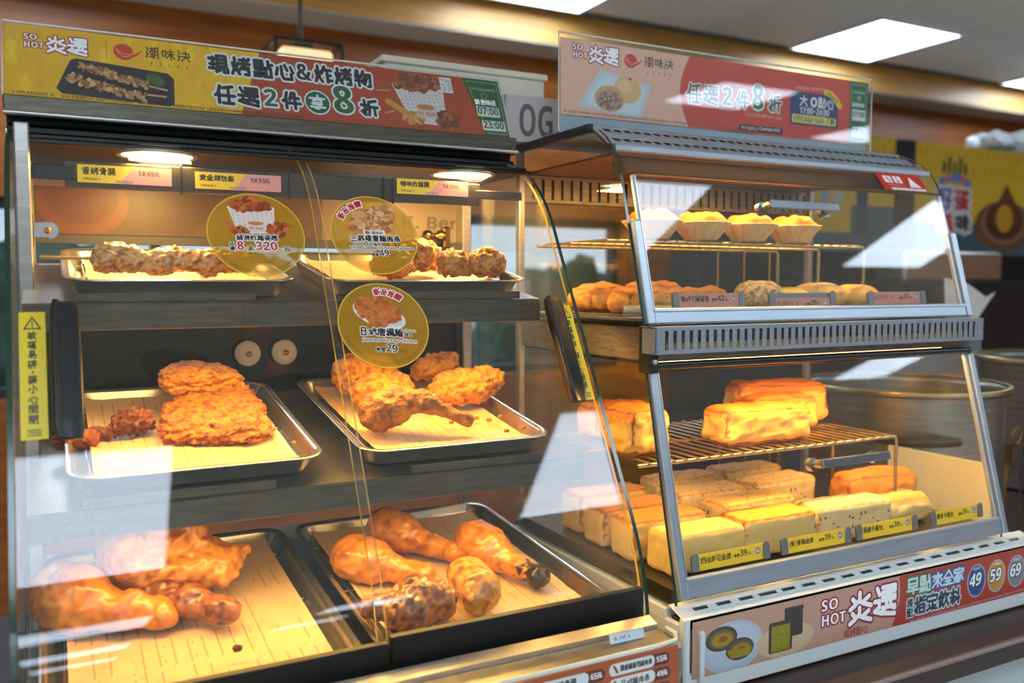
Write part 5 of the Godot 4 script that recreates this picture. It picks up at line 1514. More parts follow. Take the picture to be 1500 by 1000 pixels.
# ---------------------------------------------------------------- cooked chicken: smooth unions of tapered limbs, then a rough crust
func flesh(limbs: Array, cell: float, k: float) -> Geo:   # a limb: from, to, radius there, radius here
	var lo := Vector3.INF
	var hi := -Vector3.INF
	for q in limbs:
		var r := maxf(q[2], q[3]) + cell * 3
		for e in [q[0], q[1]]:
			lo = lo.min(e - Vector3.ONE * r)
			hi = hi.max(e + Vector3.ONE * r)
	var n := Vector3i(((hi - lo) / cell).ceil()) + Vector3i.ONE
	var f := PackedFloat32Array()
	f.resize(n.x * n.y * n.z)
	f.fill(1.0)
	for q in limbs:
		var a: Vector3 = q[0]
		var ab: Vector3 = q[1] - a
		var l2 := maxf(ab.length_squared(), 1e-9)
		var r := maxf(q[2], q[3]) + cell * 2 + k
		var s0 := Vector3i(((a.min(q[1]) - Vector3.ONE * r - lo) / cell).floor()).clamp(Vector3i.ZERO, n - Vector3i.ONE)
		var s1 := Vector3i(((a.max(q[1]) + Vector3.ONE * r - lo) / cell).ceil()).clamp(Vector3i.ZERO, n - Vector3i.ONE)
		for z in range(s0.z, s1.z + 1):
			for y in range(s0.y, s1.y + 1):
				var at := (z * n.y + y) * n.x
				for x in range(s0.x, s1.x + 1):
					var p := lo + Vector3(x, y, z) * cell - a
					var t := clampf(p.dot(ab) / l2, 0.0, 1.0)
					var d := (p - ab * t).length() - lerpf(q[2], q[3], t)
					var o := f[at + x]
					var m := maxf(k - absf(o - d), 0.0) / k
					f[at + x] = minf(o, d) - m * m * k * 0.25
	var g := Geo.new()
	var id := PackedInt32Array()
	id.resize(f.size())
	id.fill(-1)
	var step := [0, 1, n.x, n.x + 1, n.x * n.y, n.x * n.y + 1, n.x * n.y + n.x, n.x * n.y + n.x + 1]
	var corner := [Vector3(0, 0, 0), Vector3(1, 0, 0), Vector3(0, 1, 0), Vector3(1, 1, 0), Vector3(0, 0, 1), Vector3(1, 0, 1), Vector3(0, 1, 1), Vector3(1, 1, 1)]
	var edges := [[0, 1], [2, 3], [4, 5], [6, 7], [0, 2], [1, 3], [4, 6], [5, 7], [0, 4], [1, 5], [2, 6], [3, 7]]
	for z in n.z - 1:
		for y in n.y - 1:
			for x in n.x - 1:
				var at := (z * n.y + y) * n.x + x
				var c0 := f[at] < 0.0
				if (f[at + step[1]] < 0.0) == c0 and (f[at + step[2]] < 0.0) == c0 and (f[at + step[3]] < 0.0) == c0 and (f[at + step[4]] < 0.0) == c0 and (f[at + step[5]] < 0.0) == c0 and (f[at + step[6]] < 0.0) == c0 and (f[at + step[7]] < 0.0) == c0: continue
				var sum := Vector3.ZERO
				var cnt := 0
				for e in edges:
					var va := f[at + step[e[0]]]
					var vb := f[at + step[e[1]]]
					if (va < 0.0) != (vb < 0.0):
						sum += corner[e[0]].lerp(corner[e[1]], va / (va - vb))
						cnt += 1
				id[at] = g.p(lo + (Vector3(x, y, z) + sum / cnt) * cell)
	var across := [[1, n.x, n.x * n.y], [n.x, n.x * n.y, 1], [n.x * n.y, 1, n.x]]
	for z in range(1, n.z - 1):
		for y in range(1, n.y - 1):
			for x in range(1, n.x - 1):
				var at := (z * n.y + y) * n.x + x
				if id[at] < 0 and f[at] >= 0.0: continue
				for e in across:
					var a := f[at] < 0.0
					if a == (f[at + e[0]] < 0.0): continue
					var q := [id[at], id[at - e[1]], id[at - e[1] - e[2]], id[at - e[2]]]
					if q.min() < 0: continue
					if a:
						g.tri(q[0], q[1], q[2]); g.tri(q[0], q[2], q[3])
					else:
						g.tri(q[0], q[2], q[1]); g.tri(q[0], q[3], q[2])
	return g


# crust: lumps and crumbs pushed out along the surface, and browning in patches
func crust(g: Geo, amp: float, freq: float, fine: float, fine_freq: float, tones: Array, seed_: int, flat := 1.0, speckle := 0.5) -> ArrayMesh:
	var nr := PackedVector3Array()
	nr.resize(g.v.size())
	for i in range(0, g.ix.size(), 3):
		var fn := (g.v[g.ix[i + 1]] - g.v[g.ix[i]]).cross(g.v[g.ix[i + 2]] - g.v[g.ix[i]])
		for j in 3: nr[g.ix[i + j]] += fn
	var big := noise(freq, seed_, FastNoiseLite.TYPE_SIMPLEX_SMOOTH, 2)
	var small := noise(fine_freq, seed_ + 1, FastNoiseLite.TYPE_CELLULAR, 1)
	var patch := noise(freq * 0.7, seed_ + 2, FastNoiseLite.TYPE_SIMPLEX_SMOOTH, 3)
	var speck := noise(fine_freq * 0.8, seed_ + 3, FastNoiseLite.TYPE_SIMPLEX_SMOOTH, 2)
	g.col.resize(g.v.size())
	for i in g.v.size():
		var q := g.v[i]
		var s := small.get_noise_3dv(q)
		g.v[i] = (q + nr[i].normalized() * (amp * big.get_noise_3dv(q) - fine * (s + 0.4))) * Vector3(1, flat, 1)
		var t := clampf(0.5 + patch.get_noise_3dv(q) * 1.1 + speck.get_noise_3dv(q) * speckle, 0.0, 1.0) * (tones.size() - 1)
		var lo := mini(int(t), tones.size() - 2)
		g.col[i] = (tones[lo] as Color).srgb_to_linear().lerp((tones[lo + 1] as Color).srgb_to_linear(), t - lo)
	return g.mesh()


var fried: StandardMaterial3D
var roast: StandardMaterial3D

func cooked(called: String, label: String, category: String, me: Mesh, m: Material, at: Vector3, turn := Vector3.ZERO, group := "") -> MeshInstance3D:
	var o := local(me, called, m, self)
	o.position = at
	o.rotation_degrees = turn
	tag(o, label, category, group)
	return o


func limb(a: Vector3, b: Vector3, ra: float, rb: float) -> Array: return [a, b, ra, rb]


func chicken() -> void:
	fried = mat(Color.WHITE, 0.55)
	fried.vertex_color_use_as_albedo = true
	fried.heightmap_enabled = true
	fried.heightmap_scale = 0.22
	fried.heightmap_texture = noise_tex(0.055, Color.BLACK, Color.WHITE, 256, 91, 3)
	fried.uv1_triplanar = true
	fried.uv1_scale = Vector3(16, 16, 16)
	roast = mat(Color.WHITE, 0.4)
	roast.vertex_color_use_as_albedo = true
	roast.clearcoat_enabled = true
	roast.heightmap_enabled = true
	roast.heightmap_scale = 0.03
	roast.heightmap_texture = noise_tex(0.05, Color.BLACK, Color.WHITE, 256, 92, 4)
	roast.uv1_triplanar = true
	roast.uv1_scale = Vector3(14, 14, 14)
	roast.clearcoat = 0.45
	roast.clearcoat_roughness = 0.18
	var gold := [rgb(158, 86, 12), rgb(200, 126, 22), rgb(222, 158, 44), rgb(190, 112, 18)]
	var amber := [rgb(126, 62, 8), rgb(182, 102, 14), rgb(208, 132, 26), rgb(166, 88, 10)]
	var brown := [rgb(126, 74, 20), rgb(180, 120, 44), rgb(204, 150, 68), rgb(154, 96, 30)]
	var dark := [rgb(58, 26, 12), rgb(112, 52, 22), rgb(136, 72, 32), rgb(80, 38, 16)]
	var tan := [rgb(156, 86, 16), rgb(188, 114, 28), rgb(206, 136, 40), rgb(182, 106, 24)]
	var deep := [rgb(70, 32, 14), rgb(128, 66, 30), rgb(168, 100, 52), rgb(98, 48, 20)]
	# the stacked cutlets
	var g := flesh([limb(Vector3(-0.035, 0, 0.055), Vector3(0.045, 0, 0.06), 0.032, 0.036), limb(Vector3(-0.025, 0, 0.0), Vector3(0.035, 0, 0.0), 0.042, 0.040), limb(Vector3(-0.01, 0, -0.06), Vector3(0.03, 0, -0.055), 0.034, 0.034)], 0.0026, 0.03)
	cooked("chicken_cutlet", "whole crumbed golden chicken cutlet lying under the cut half", "cutlet", crust(g, 0.007, 60, 0.0058, 105, amber, 11, 0.55, 0.9), fried, Vector3(0.197, 1.262, -1.325), Vector3(16, -8, 0))
	g = flesh([limb(Vector3(-0.03, 0, 0.0), Vector3(0.028, 0, 0.004), 0.034, 0.030), limb(Vector3(-0.012, 0, -0.025), Vector3(0.016, 0, -0.02), 0.032, 0.030)], 0.0026, 0.02)
	for i in g.v.size():
		var q := g.v[i]
		if q.z > 0.020: g.v[i].z = 0.020 + (q.z - 0.020) * 0.25
	cooked("chicken_cutlet", "half of a golden chicken cutlet resting on top of the whole one", "cutlet", crust(g, 0.005, 60, 0.0050, 110, gold, 14, 0.62, 0.8), fried, Vector3(0.196, 1.304, -1.375), Vector3(14, 6, -4))
	g = flesh([limb(Vector3(-0.014, 0, 0), Vector3(0.016, 0.002, 0), 0.013, 0.015), limb(Vector3(0, 0.008, 0), Vector3(0.01, 0.006, -0.01), 0.012, 0.012)], 0.0025, 0.01)
	cooked("fried_chicken_scrap", "larger dark brown fried chicken scrap beside the cutlets", "chicken", crust(g, 0.007, 100, 0.005, 150, dark, 15), fried, Vector3(0.088, 1.258, -1.30), Vector3(0, 10, 0))
	g = flesh([limb(Vector3(-0.01, 0, 0), Vector3(0.012, 0, 0), 0.009, 0.008)], 0.0022, 0.008)
	cooked("fried_chicken_scrap", "small dark fried crumb lump left of the larger scrap", "chicken", crust(g, 0.004, 120, 0.0022, 240, dark, 16), fried, Vector3(0.052, 1.248, -1.295))
	g = flesh([limb(Vector3(-0.012, 0, 0), Vector3(0.018, 0, 0), 0.013, 0.013)], 0.0025, 0.008)
	cooked("fried_chicken_scrap", "reddish brown fried piece below the left black handle", "chicken", crust(g, 0.003, 90, 0.0018, 200, [dark[1], rgb(150, 70, 26), dark[2]], 17), fried, Vector3(0.016, 1.246, -1.27))
	# fried pieces on the right middle tray
	g = flesh([limb(Vector3(-0.012, 0, 0), Vector3(0.01, 0.004, 0.004), 0.030, 0.026), limb(Vector3(0.012, 0.020, 0), Vector3(0.055, 0.012, 0.012), 0.017, 0.014), limb(Vector3(0.055, 0.012, 0.012), Vector3(0.112, -0.016, 0.036), 0.014, 0.0065), limb(Vector3(0.112, -0.016, 0.036), Vector3(0.118, -0.018, 0.038), 0.0075, 0.007)], 0.0028, 0.014)
	cooked("fried_chicken_wing", "fried chicken wing with a long thin tip at the front of the tray", "chicken", crust(g, 0.003, 60, 0.003, 150, [rgb(116, 66, 18), rgb(156, 94, 28), rgb(182, 116, 40)], 21), fried, Vector3(0.430, 1.262, -1.222))
	var pieces := [[Vector3(0.466, 1.276, -1.345), 0.028, 0.030, 31, "oblong golden fried chicken piece just behind the wing"], [Vector3(0.455, 1.298, -1.405), 0.034, 0.022, 32, "golden fried chicken piece at the left rear of its tray"], [Vector3(0.600, 1.300, -1.445), 0.021, 0.030, 33, "slim golden fried chicken piece at the rear right of its tray"], [Vector3(0.604, 1.277, -1.325), 0.030, 0.036, 34, "large golden fried chicken piece at the right of its tray"]]
	for q in pieces:
		var r: float = q[1]
		var l: float = q[2]
		g = flesh([limb(Vector3(-l, 0, 0), Vector3(l, 0.004, -0.004), r * 0.85, r * 0.8), limb(Vector3(-l * 0.4, 0.004, 0.006), Vector3(l * 0.3, 0, 0.01), r, r * 0.9), limb(Vector3(l * 0.8, 0.002, 0), Vector3(l * 1.3, 0.006, -0.008), r * 0.7, r * 0.55)], 0.003, 0.02)
		cooked("fried_chicken_piece", q[4], "chicken", crust(g, 0.007, 55, 0.0036, 120, gold, q[3], 0.9, 0.7), fried, q[0], Vector3(0, 12 if q[3] % 2 else -14, 8 if q[3] > 32 else 0), "golden fried chicken pieces")
	# karaage on the upper shelf
	var ks := [[Vector3(0.462, 1.482, -1.285), 0.024, 0.022, 41, "brown karaage chicken piece half hidden by the skewer sticker"], [Vector3(0.520, 1.494, -1.325), 0.025, 0.016, 42, "tall brown karaage chicken piece at the right edge of the skewer sticker"], [Vector3(0.562, 1.480, -1.275), 0.020, 0.014, 43, "small brown karaage chicken piece in the middle of the upper tray"], [Vector3(0.617, 1.482, -1.270), 0.022, 0.026, 44, "largest brown karaage chicken piece at the right end of the upper tray"]]
	for q in ks:
		var r: float = q[1]
		var l: float = q[2]
		g = flesh([limb(Vector3(-l, -0.002, 0), Vector3(l, 0, 0), r * 0.8, r * 0.75), limb(Vector3(0, 0.006, 0), Vector3(l * 0.5, 0.004, 0.004), r * 0.9, r * 0.8), limb(Vector3(l * 0.9, -0.003, 0.004), Vector3(l * 1.5, -0.004, 0.004), r * 0.6, r * 0.5)], 0.0028, 0.014)
		cooked("karaage_piece", q[4], "chicken", crust(g, 0.007, 70, 0.0034, 120, brown, q[3], 1.0, 0.7), fried, q[0], Vector3(0, 20 * (q[3] % 3), 0), "karaage pieces")
	# the skewer
	var sk := thing("chicken_skewer", "grilled chicken skewer on a bamboo stick, upper left tray", "skewer", Vector3(0.15, 1.480, -1.262))
	var limbs := []
	for i in 9:
		var x := -0.090 + i * 0.0215
		var r := 0.0165 + 0.003 * sin(i * 2.3)
		limbs.append(limb(Vector3(x, 0.003 * sin(i * 1.9), 0.004 * cos(i * 2.7)), Vector3(x + 0.008, 0.003 * cos(i * 1.3), 0), r, r * 0.9))
	limbs.append(limb(Vector3(-0.085, 0.005, 0), Vector3(-0.06, 0.003, 0), 0.019, 0.017))
	g = flesh(limbs, 0.0026, 0.006)
	local(crust(g, 0.004, 95, 0.0016, 220, [rgb(138, 80, 28), rgb(200, 142, 70), rgb(224, 178, 108), rgb(172, 108, 46)], 51), "meat", roast, sk)
	var st := Geo.new()
	st.tube([Vector3(-0.165, 0.003, 0.0), Vector3(0.15, 0.0, 0.0)], 0.0023, 8)
	local(st.mesh(), "stick", mat(rgb(196, 150, 84), 0.6), sk)
	# roast drumsticks
	var ds := [[Vector3(0.470, 1.053, -1.330), Vector3(0.545, 1.028, -1.240), 0.034, 61, tan, "golden roast drumstick at the back of the drumstick tray"], [Vector3(0.388, 1.042, -1.240), Vector3(0.470, 1.022, -1.180), 0.036, 62, tan, "golden roast drumstick nearest the left side of its tray"],
		[Vector3(0.580, 1.042, -1.225), Vector3(0.626, 1.014, -1.115), 0.036, 63, tan, "golden roast drumstick with a charred black end at right"], [Vector3(0.412, 1.024, -1.068), Vector3(0.440, 1.022, -1.048), 0.036, 64, deep, "dark glazed wrinkled roast drumstick at the front of the tray"], [Vector3(0.514, 1.028, -1.100), Vector3(0.502, 1.016, -1.030), 0.029, 65, brown, "small pale brown roast drumstick seen end-on at the front"]]
	for q in ds:
		var a: Vector3 = q[0]
		var b: Vector3 = q[1]
		var len_ := a.distance_to(b)
		var r: float = q[2]
		limbs = [limb(Vector3(0, 0, -0.006), Vector3(0, 0.001, 0.02), r * 0.95, r * 0.88), limb(Vector3(0, 0, 0.02), Vector3(0, -0.002, len_ * 0.72), r * 0.8, 0.0150), limb(Vector3(0, -0.002, len_ * 0.72), Vector3(0, 0, len_), 0.0135, 0.0145), limb(Vector3(0.006, 0, len_), Vector3(-0.006, 0.003, len_ + 0.004), 0.012, 0.011)]
		if q[3] == 64: limbs = [limb(Vector3(-0.028, 0, 0.0), Vector3(0.03, 0.0, 0.01), 0.030, 0.026), limb(Vector3(0, 0.008, 0.0), Vector3(0.02, 0.0, 0.03), 0.028, 0.024), limb(Vector3(-0.02, 0.0, -0.03), Vector3(-0.035, 0.004, -0.05), 0.018, 0.014)]
		if q[3] == 65: limbs = [limb(Vector3(0, 0, -0.012), Vector3(0.002, 0.004, 0.022), 0.029, 0.027), limb(Vector3(0.006, 0, 0.03), Vector3(-0.006, -0.006, 0.042), 0.021, 0.018), limb(Vector3(-0.012, 0, -0.03), Vector3(0.006, -0.004, -0.034), 0.018, 0.016)]
		g = flesh(limbs, 0.003, 0.016)
		var me := crust(g, 0.0055 if q[3] == 64 else 0.0025, 55, 0.0020 if q[3] == 64 else 0.0007, 130, q[4], q[3], 1.0, 0.2)
		if q[3] == 63:   # the charred end
			var ar := me.surface_get_arrays(0)
			var cols: PackedColorArray = ar[Mesh.ARRAY_COLOR]
			var vs: PackedVector3Array = ar[Mesh.ARRAY_VERTEX]
			var nz := noise(60, 5)
			for i in vs.size():
				if vs[i].z + nz.get_noise_3dv(vs[i]) * 0.02 > len_ - 0.02: cols[i] = rgb(34, 16, 10).srgb_to_linear()
			ar[Mesh.ARRAY_COLOR] = cols
			me = ArrayMesh.new()
			me.add_surface_from_arrays(Mesh.PRIMITIVE_TRIANGLES, ar)
		var o := cooked("roast_drumstick", q[5], "drumstick", me, roast, a, Vector3.ZERO, "roast drumsticks")
		o.basis = Basis.looking_at(a - b, Vector3.UP)
	# roast leg quarters
	g = flesh([limb(Vector3(-0.012, 0.0, -0.02), Vector3(0.0, 0.004, 0.0), 0.043, 0.041), limb(Vector3(0.0, 0.0, 0.01), Vector3(0.060, -0.012, 0.038), 0.037, 0.020), limb(Vector3(0.060, -0.012, 0.038), Vector3(0.096, -0.016, 0.050), 0.017, 0.014), limb(Vector3(0.098, -0.012, 0.046), Vector3(0.102, -0.016, 0.058), 0.0155, 0.014), limb(Vector3(0.066, 0.002, 0.038), Vector3(0.068, 0.016, 0.042), 0.006, 0.0045)], 0.0034, 0.02)
	cooked("roast_leg_quarter", "roast chicken leg quarter at far left with its bone end at front", "chicken", crust(g, 0.004, 34, 0.0006, 160, tan, 71, 1.0, 0.25), roast, Vector3(0.012, 1.046, -1.232), Vector3(5, 0, 0), "roast leg quarters")
	g = flesh([limb(Vector3(-0.050, 0.004, 0.004), Vector3(0.012, 0.016, -0.012), 0.040, 0.044), limb(Vector3(-0.035, -0.012, 0.030), Vector3(0.060, -0.020, 0.040), 0.026, 0.024), limb(Vector3(0.02, 0.0, 0.0), Vector3(0.070, -0.018, 0.018), 0.034, 0.026), limb(Vector3(0.070, -0.016, 0.01), Vector3(0.102, -0.012, -0.004), 0.020, 0.009)], 0.0034, 0.014)
	cooked("roast_leg_quarter", "large roast chicken leg quarter lying on top of the two others", "chicken", crust(g, 0.006, 40, 0.0007, 160, [rgb(142, 78, 18), rgb(192, 124, 42), rgb(208, 144, 58), rgb(176, 104, 30)], 72, 1.0, 0.25), roast, Vector3(0.128, 1.080, -1.270), Vector3(4, -4, 0), "roast leg quarters")
	g = flesh([limb(Vector3(-0.02, 0.0, -0.03), Vector3(0.02, 0.0, 0.02), 0.032, 0.022), limb(Vector3(0.02, 0.0, 0.02), Vector3(0.054, -0.004, 0.054), 0.020, 0.014), limb(Vector3(0.054, -0.004, 0.054), Vector3(0.062, -0.002, 0.066), 0.017, 0.016)], 0.0034, 0.012)
	cooked("roast_leg_quarter", "dark roast chicken leg tucked beneath the top quarter, bone end out", "chicken", crust(g, 0.004, 50, 0.0010, 160, deep, 73, 1.0, 0.3), roast, Vector3(0.126, 1.034, -1.216), Vector3(4, 0, 0), "roast leg quarters")
	# crumbs fallen on the paper
	g = flesh([limb(Vector3(-0.002, 0, 0), Vector3(0.002, 0, 0.001), 0.0045, 0.004)], 0.0014, 0.003)
	var crumb := crust(g, 0.0012, 300, 0.0006, 700, dark, 81)
	g = flesh([limb(Vector3(-0.002, 0, 0), Vector3(0.002, 0, 0.001), 0.003, 0.0026)], 0.0012, 0.002)
	var gold_crumb := crust(g, 0.001, 300, 0.0005, 700, amber, 82)
	cooked("crumb", "dark crumb alone at the front of the leg quarter tray", "crumb", crumb, fried, Vector3(0.185, 1.007, -1.075))
	for q in [Vector3(0.535, 1.237, -1.225), Vector3(0.56, 1.237, -1.225), Vector3(0.585, 1.238, -1.24), Vector3(0.6, 1.236, -1.225), Vector3(0.625, 1.238, -1.235), Vector3(0.632, 1.229, -1.17), Vector3(0.60, 1.228, -1.165), Vector3(0.13, 1.252, -1.33), Vector3(0.115, 1.248, -1.31), Vector3(0.14, 1.248, -1.31), Vector3(0.26, 1.252, -1.345), Vector3(0.285, 1.232, -1.19)]:
		cooked("crumb", "tiny golden crumb on the brown paper of a middle tray", "crumb", gold_crumb, fried, q, Vector3(0, q.x * 900, 0), "golden crumbs on the middle trays")


# ---------------------------------------------------------------- breads
# a loaf with rounded edges; the crust tone covers the top and the rims of the faces, with a ragged border
func loaf(size: Vector3, r: float, body: Color, crust_tone: Color, rim_tone: Color, seed_: int, lumps := 0.002, dome := 0.0, top_share := 0.75) -> ArrayMesh:
	var g := Geo.new()
	var nb := noise(30, seed_)
	var nf := noise(220, seed_ + 1)
	var n := 22
	var h := size / 2.0
	for axis in 3:
		for s in [-1.0, 1.0]:
			var k := g.v.size()
			for i in n + 1:
				for j in n + 1:
					var u := -1.0 + 2.0 * i / n
					var w := -1.0 + 2.0 * j / n
					u = sign(u) * pow(absf(u), 0.8)
					w = sign(w) * pow(absf(w), 0.8)
					var q := Vector3(s, u, w) if axis == 0 else (Vector3(w, s, u) if axis == 1 else Vector3(u, w, s))
					var p := q * h
					var core := p.clamp(-(h - Vector3.ONE * r), h - Vector3.ONE * r)
					var d := p - core
					var nn := d.normalized() if d.length() > 1e-6 else Vector3.UP
					p = core + nn * minf(r, d.length()) if d.length() > r else p
					if dome > 0.0 and q.y > 0.0: p.y += dome * (1.0 - q.x * q.x) * (0.4 + 0.6 * (1.0 - q.z * q.z)) * q.y
					p += nn * (lumps * nb.get_noise_3dv(p + Vector3.ONE * seed_) + 0.0006 * nf.get_noise_3dv(p))
					g.p(p)
					var ragged := nb.get_noise_3dv(p * 2.3) * 0.28 + nf.get_noise_3dv(p) * 0.12
					var c := body.lerp(body.lightened(0.25), clampf(0.5 + nf.get_noise_3dv(p * 0.6), 0, 1) * 0.6)
					if q.y + ragged * 0.6 > top_share: c = crust_tone.lerp(body, clampf(0.12 + ragged, 0.0, 0.6))
					var near := [absf(q.x), absf(q.y), absf(q.z)]
					near.sort()
					if near[1] + ragged * 0.4 > 0.93 and q.y > -0.5: c = c.lerp(rim_tone, 0.8)
					if q.y + ragged * 0.3 < -0.93: c = c.lerp(rim_tone, 0.7)
					g.col.append(c.srgb_to_linear())
			for i in n:
				for j in n:
					var a := k + i * (n + 1) + j
					var b := a + n + 1
					if s > 0:
						g.tri(a, b, b + 1); g.tri(a, b + 1, a + 1)
					else:
						g.tri(a, b + 1, b); g.tri(a, a + 1, b + 1)
	return g.mesh()


func breads() -> void:
	var crumbly := mat(Color.WHITE, 0.6)
	crumbly.vertex_color_use_as_albedo = true
	var sc := Canvas.new(256, 256, Color.WHITE)
	var rng := RandomNumberGenerator.new()
	rng.seed = 9
	for i in 22: sc.disc(Vector2(rng.randf() * 256, rng.randf() * 256), Vector2(rng.randf_range(5, 13), rng.randf_range(3, 5)), rgb(84, 78, 40), rng.randf() * PI)
	var herb := crumbly.duplicate()
	herb.albedo_texture = sc.texture()
	herb.uv1_triplanar = true
	herb.uv1_scale = Vector3(11, 11, 11)
	var pale := rgb(232, 196, 118)
	var toast := rgb(214, 136, 44)
	var rim := rgb(150, 76, 22)
	var F := 1.0105
	# brick loaves on the lower floor: x from, x to, front depth, length back, height, herbs, tones, label
	var bricks := [
		[0.802, 0.950, -1.020, 0.068, 0.064, false, rgb(236, 196, 104), rgb(240, 204, 118), rgb(226, 178, 84), "plain pale yellow brick loaf at the front left behind its tag"],
		[0.953, 1.112, -1.030, 0.068, 0.066, false, rgb(234, 196, 108), rgb(236, 166, 58), rim, "brick loaf with toasted orange top at the front, second from left"],
		[1.124, 1.300, -1.036, 0.066, 0.063, true, rgb(236, 208, 140), rgb(240, 214, 146), rgb(216, 170, 96), "pale brick loaf with green herb specks at the front"],
		[0.790, 0.944, -1.106, 0.066, 0.066, false, pale, toast, rim, "toasted brick loaf directly behind the plain front left one"],
		[0.985, 1.152, -1.114, 0.070, 0.068, true, rgb(232, 198, 122), rgb(230, 176, 84), rgb(196, 128, 56), "herb brick loaf right behind the orange-topped front loaf"],
		[0.962, 1.116, -1.200, 0.066, 0.070, true, rgb(232, 198, 126), rgb(228, 180, 98), rgb(206, 146, 70), "herb brick loaf in the third row, left of middle"],
		[1.135, 1.300, -1.206, 0.070, 0.070, true, rgb(232, 196, 122), rgb(226, 174, 92), rgb(190, 120, 54), "herb brick loaf in the third row, right of middle"],
		[0.790, 0.945, -1.186, 0.066, 0.066, false, pale, toast, rim, "toasted brick loaf in the third row beside the left side pane"],
		[0.98, 1.13, -1.290, 0.066, 0.074, true, rgb(230, 196, 124), rgb(226, 178, 98), rgb(196, 132, 66), "herb brick loaf in the last row at left"],
		[1.15, 1.30, -1.300, 0.066, 0.074, true, rgb(228, 192, 120), rgb(222, 170, 90), rgb(188, 122, 58), "herb brick loaf in the last row at right"],
		[0.80, 0.95, -1.275, 0.066, 0.070, false, pale, toast, rim, "toasted brick loaf in the rear left corner of the lower floor"]]
	var k := 0
	for b in bricks:
		var size := Vector3(b[1] - b[0], b[4], b[3])
		var o := cooked("brick_loaf", b[9], "bread", loaf(size, 0.011, b[6], b[7], b[8], 100 + k, 0.0022, 0.0, 0.8 if k else 2.0), herb if b[5] else crumbly, Vector3((b[0] + b[1]) / 2, F + b[4] / 2, b[2] - b[3] / 2), Vector3(0, [0, -2, -3, 1, 2, -2, 3, 0, 2, -1, 0][k], 0), "brick loaves on the lower floor")
		k += 1
	# pull-apart breads at the right
	cooked("pull_apart_bread", "smooth pale swirled bread at the right front of the lower floor", "bread", loaf(Vector3(0.145, 0.050, 0.060), 0.024, rgb(238, 200, 122), rgb(236, 184, 92), rgb(206, 146, 70), 130, 0.004, 0.006, 0.6), crumbly, Vector3(1.365, F + 0.0255, -1.082), Vector3(0, -4, 0))
	cooked("pull_apart_bread", "long orange rough-crusted bread at the right rear of the lower floor", "bread", loaf(Vector3(0.185, 0.076, 0.065), 0.028, rgb(222, 152, 62), rgb(216, 134, 40), rgb(166, 88, 26), 131, 0.006, 0.008, 0.2), crumbly, Vector3(1.395, F + 0.039, -1.158), Vector3(0, -6, 0))
	# loaves on the wire rack
	var up := 1.1755
	var racks := [[Vector3(1.082, 0, -1.145), Vector3(0.190, 0.062, 0.075), -4, 141, "toasted golden loaf at the front of the middle wire rack"], [Vector3(1.190, 0, -1.215), Vector3(0.170, 0.066, 0.070), 2, 142, "toasted golden loaf in the middle of the wire rack"], [Vector3(1.262, 0, -1.285), Vector3(0.200, 0.080, 0.070), -14, 143, "darker toasted loaf at the back of the wire rack"], [Vector3(0.835, 0, -1.16), Vector3(0.090, 0.075, 0.075), 10, 144, "round toasted bread at the left end of the wire rack"], [Vector3(0.89, 0, -1.30), Vector3(0.13, 0.06, 0.07), 0, 145, "toasted bread at the rear left of the wire rack"]]
	for q in racks:
		var s: Vector3 = q[1]
		cooked("toasted_loaf", q[4], "bread", loaf(s, 0.018, rgb(226, 168, 70), rgb(206, 110, 26), rgb(120, 48, 14), q[3], 0.006, 0.004, 0.55), crumbly, q[0] + Vector3(0, up + s.y / 2, 0), Vector3(0, q[2], 0), "toasted loaves on the wire rack")
	# upper floor: flaky pastries, a nut bread and round yellow buns
	var Y := 1.4075
	var pt := Geo.new()
	pt.box(Vector3(0.784, 1.3985, -1.34), Vector3(1.045, 1.4015, -1.125), 0.001)
	for z in [-1.34, -1.128]: pt.box(Vector3(0.784, 1.4015, z), Vector3(1.045, 1.416, z + 0.003), 0.001)
	solid("pastry_tray", tray_steel(), "low steel tray under the flaky pastries of the upper bread shelf", "tray", pt)
	var flaky := [[Vector3(0.850, 0, -1.165), Vector3(0.12, 0.036, 0.07), 151, "flat flaky orange pastry nearest the left post of the upper floor"], [Vector3(0.835, 0, -1.26), Vector3(0.11, 0.042, 0.07), 152, "flaky orange pastry at the rear left of the upper floor"], [Vector3(0.985, 0, -1.19), Vector3(0.11, 0.036, 0.07), 153, "flaky orange pastry behind the left pink tag"], [Vector3(0.96, 0, -1.29), Vector3(0.11, 0.046, 0.07), 154, "flaky pastry in the rear row behind the left pink tag"]]
	for q in flaky:
		cooked("flaky_pastry", q[3], "pastry", loaf(q[1], 0.02, rgb(224, 150, 60), rgb(226, 146, 52), rgb(176, 96, 34), q[2], 0.008, 0.004, 0.3), crumbly, q[0] + Vector3(0, Y - 0.004 + q[1].y / 2, 0), Vector3(0, 6, 0), "flaky pastries")
	var nut := flesh([limb(Vector3(-0.02, 0, 0), Vector3(0.02, 0, 0), 0.027, 0.027)], 0.003, 0.01)
	cooked("nut_bread", "bun covered with chopped nuts between two pink tags", "bread", crust(nut, 0.004, 120, 0.004, 260, [rgb(150, 104, 54), rgb(214, 178, 118), rgb(232, 204, 150), rgb(176, 130, 74)], 161), fried, Vector3(1.085, 1.426, -1.15))
	k = 0
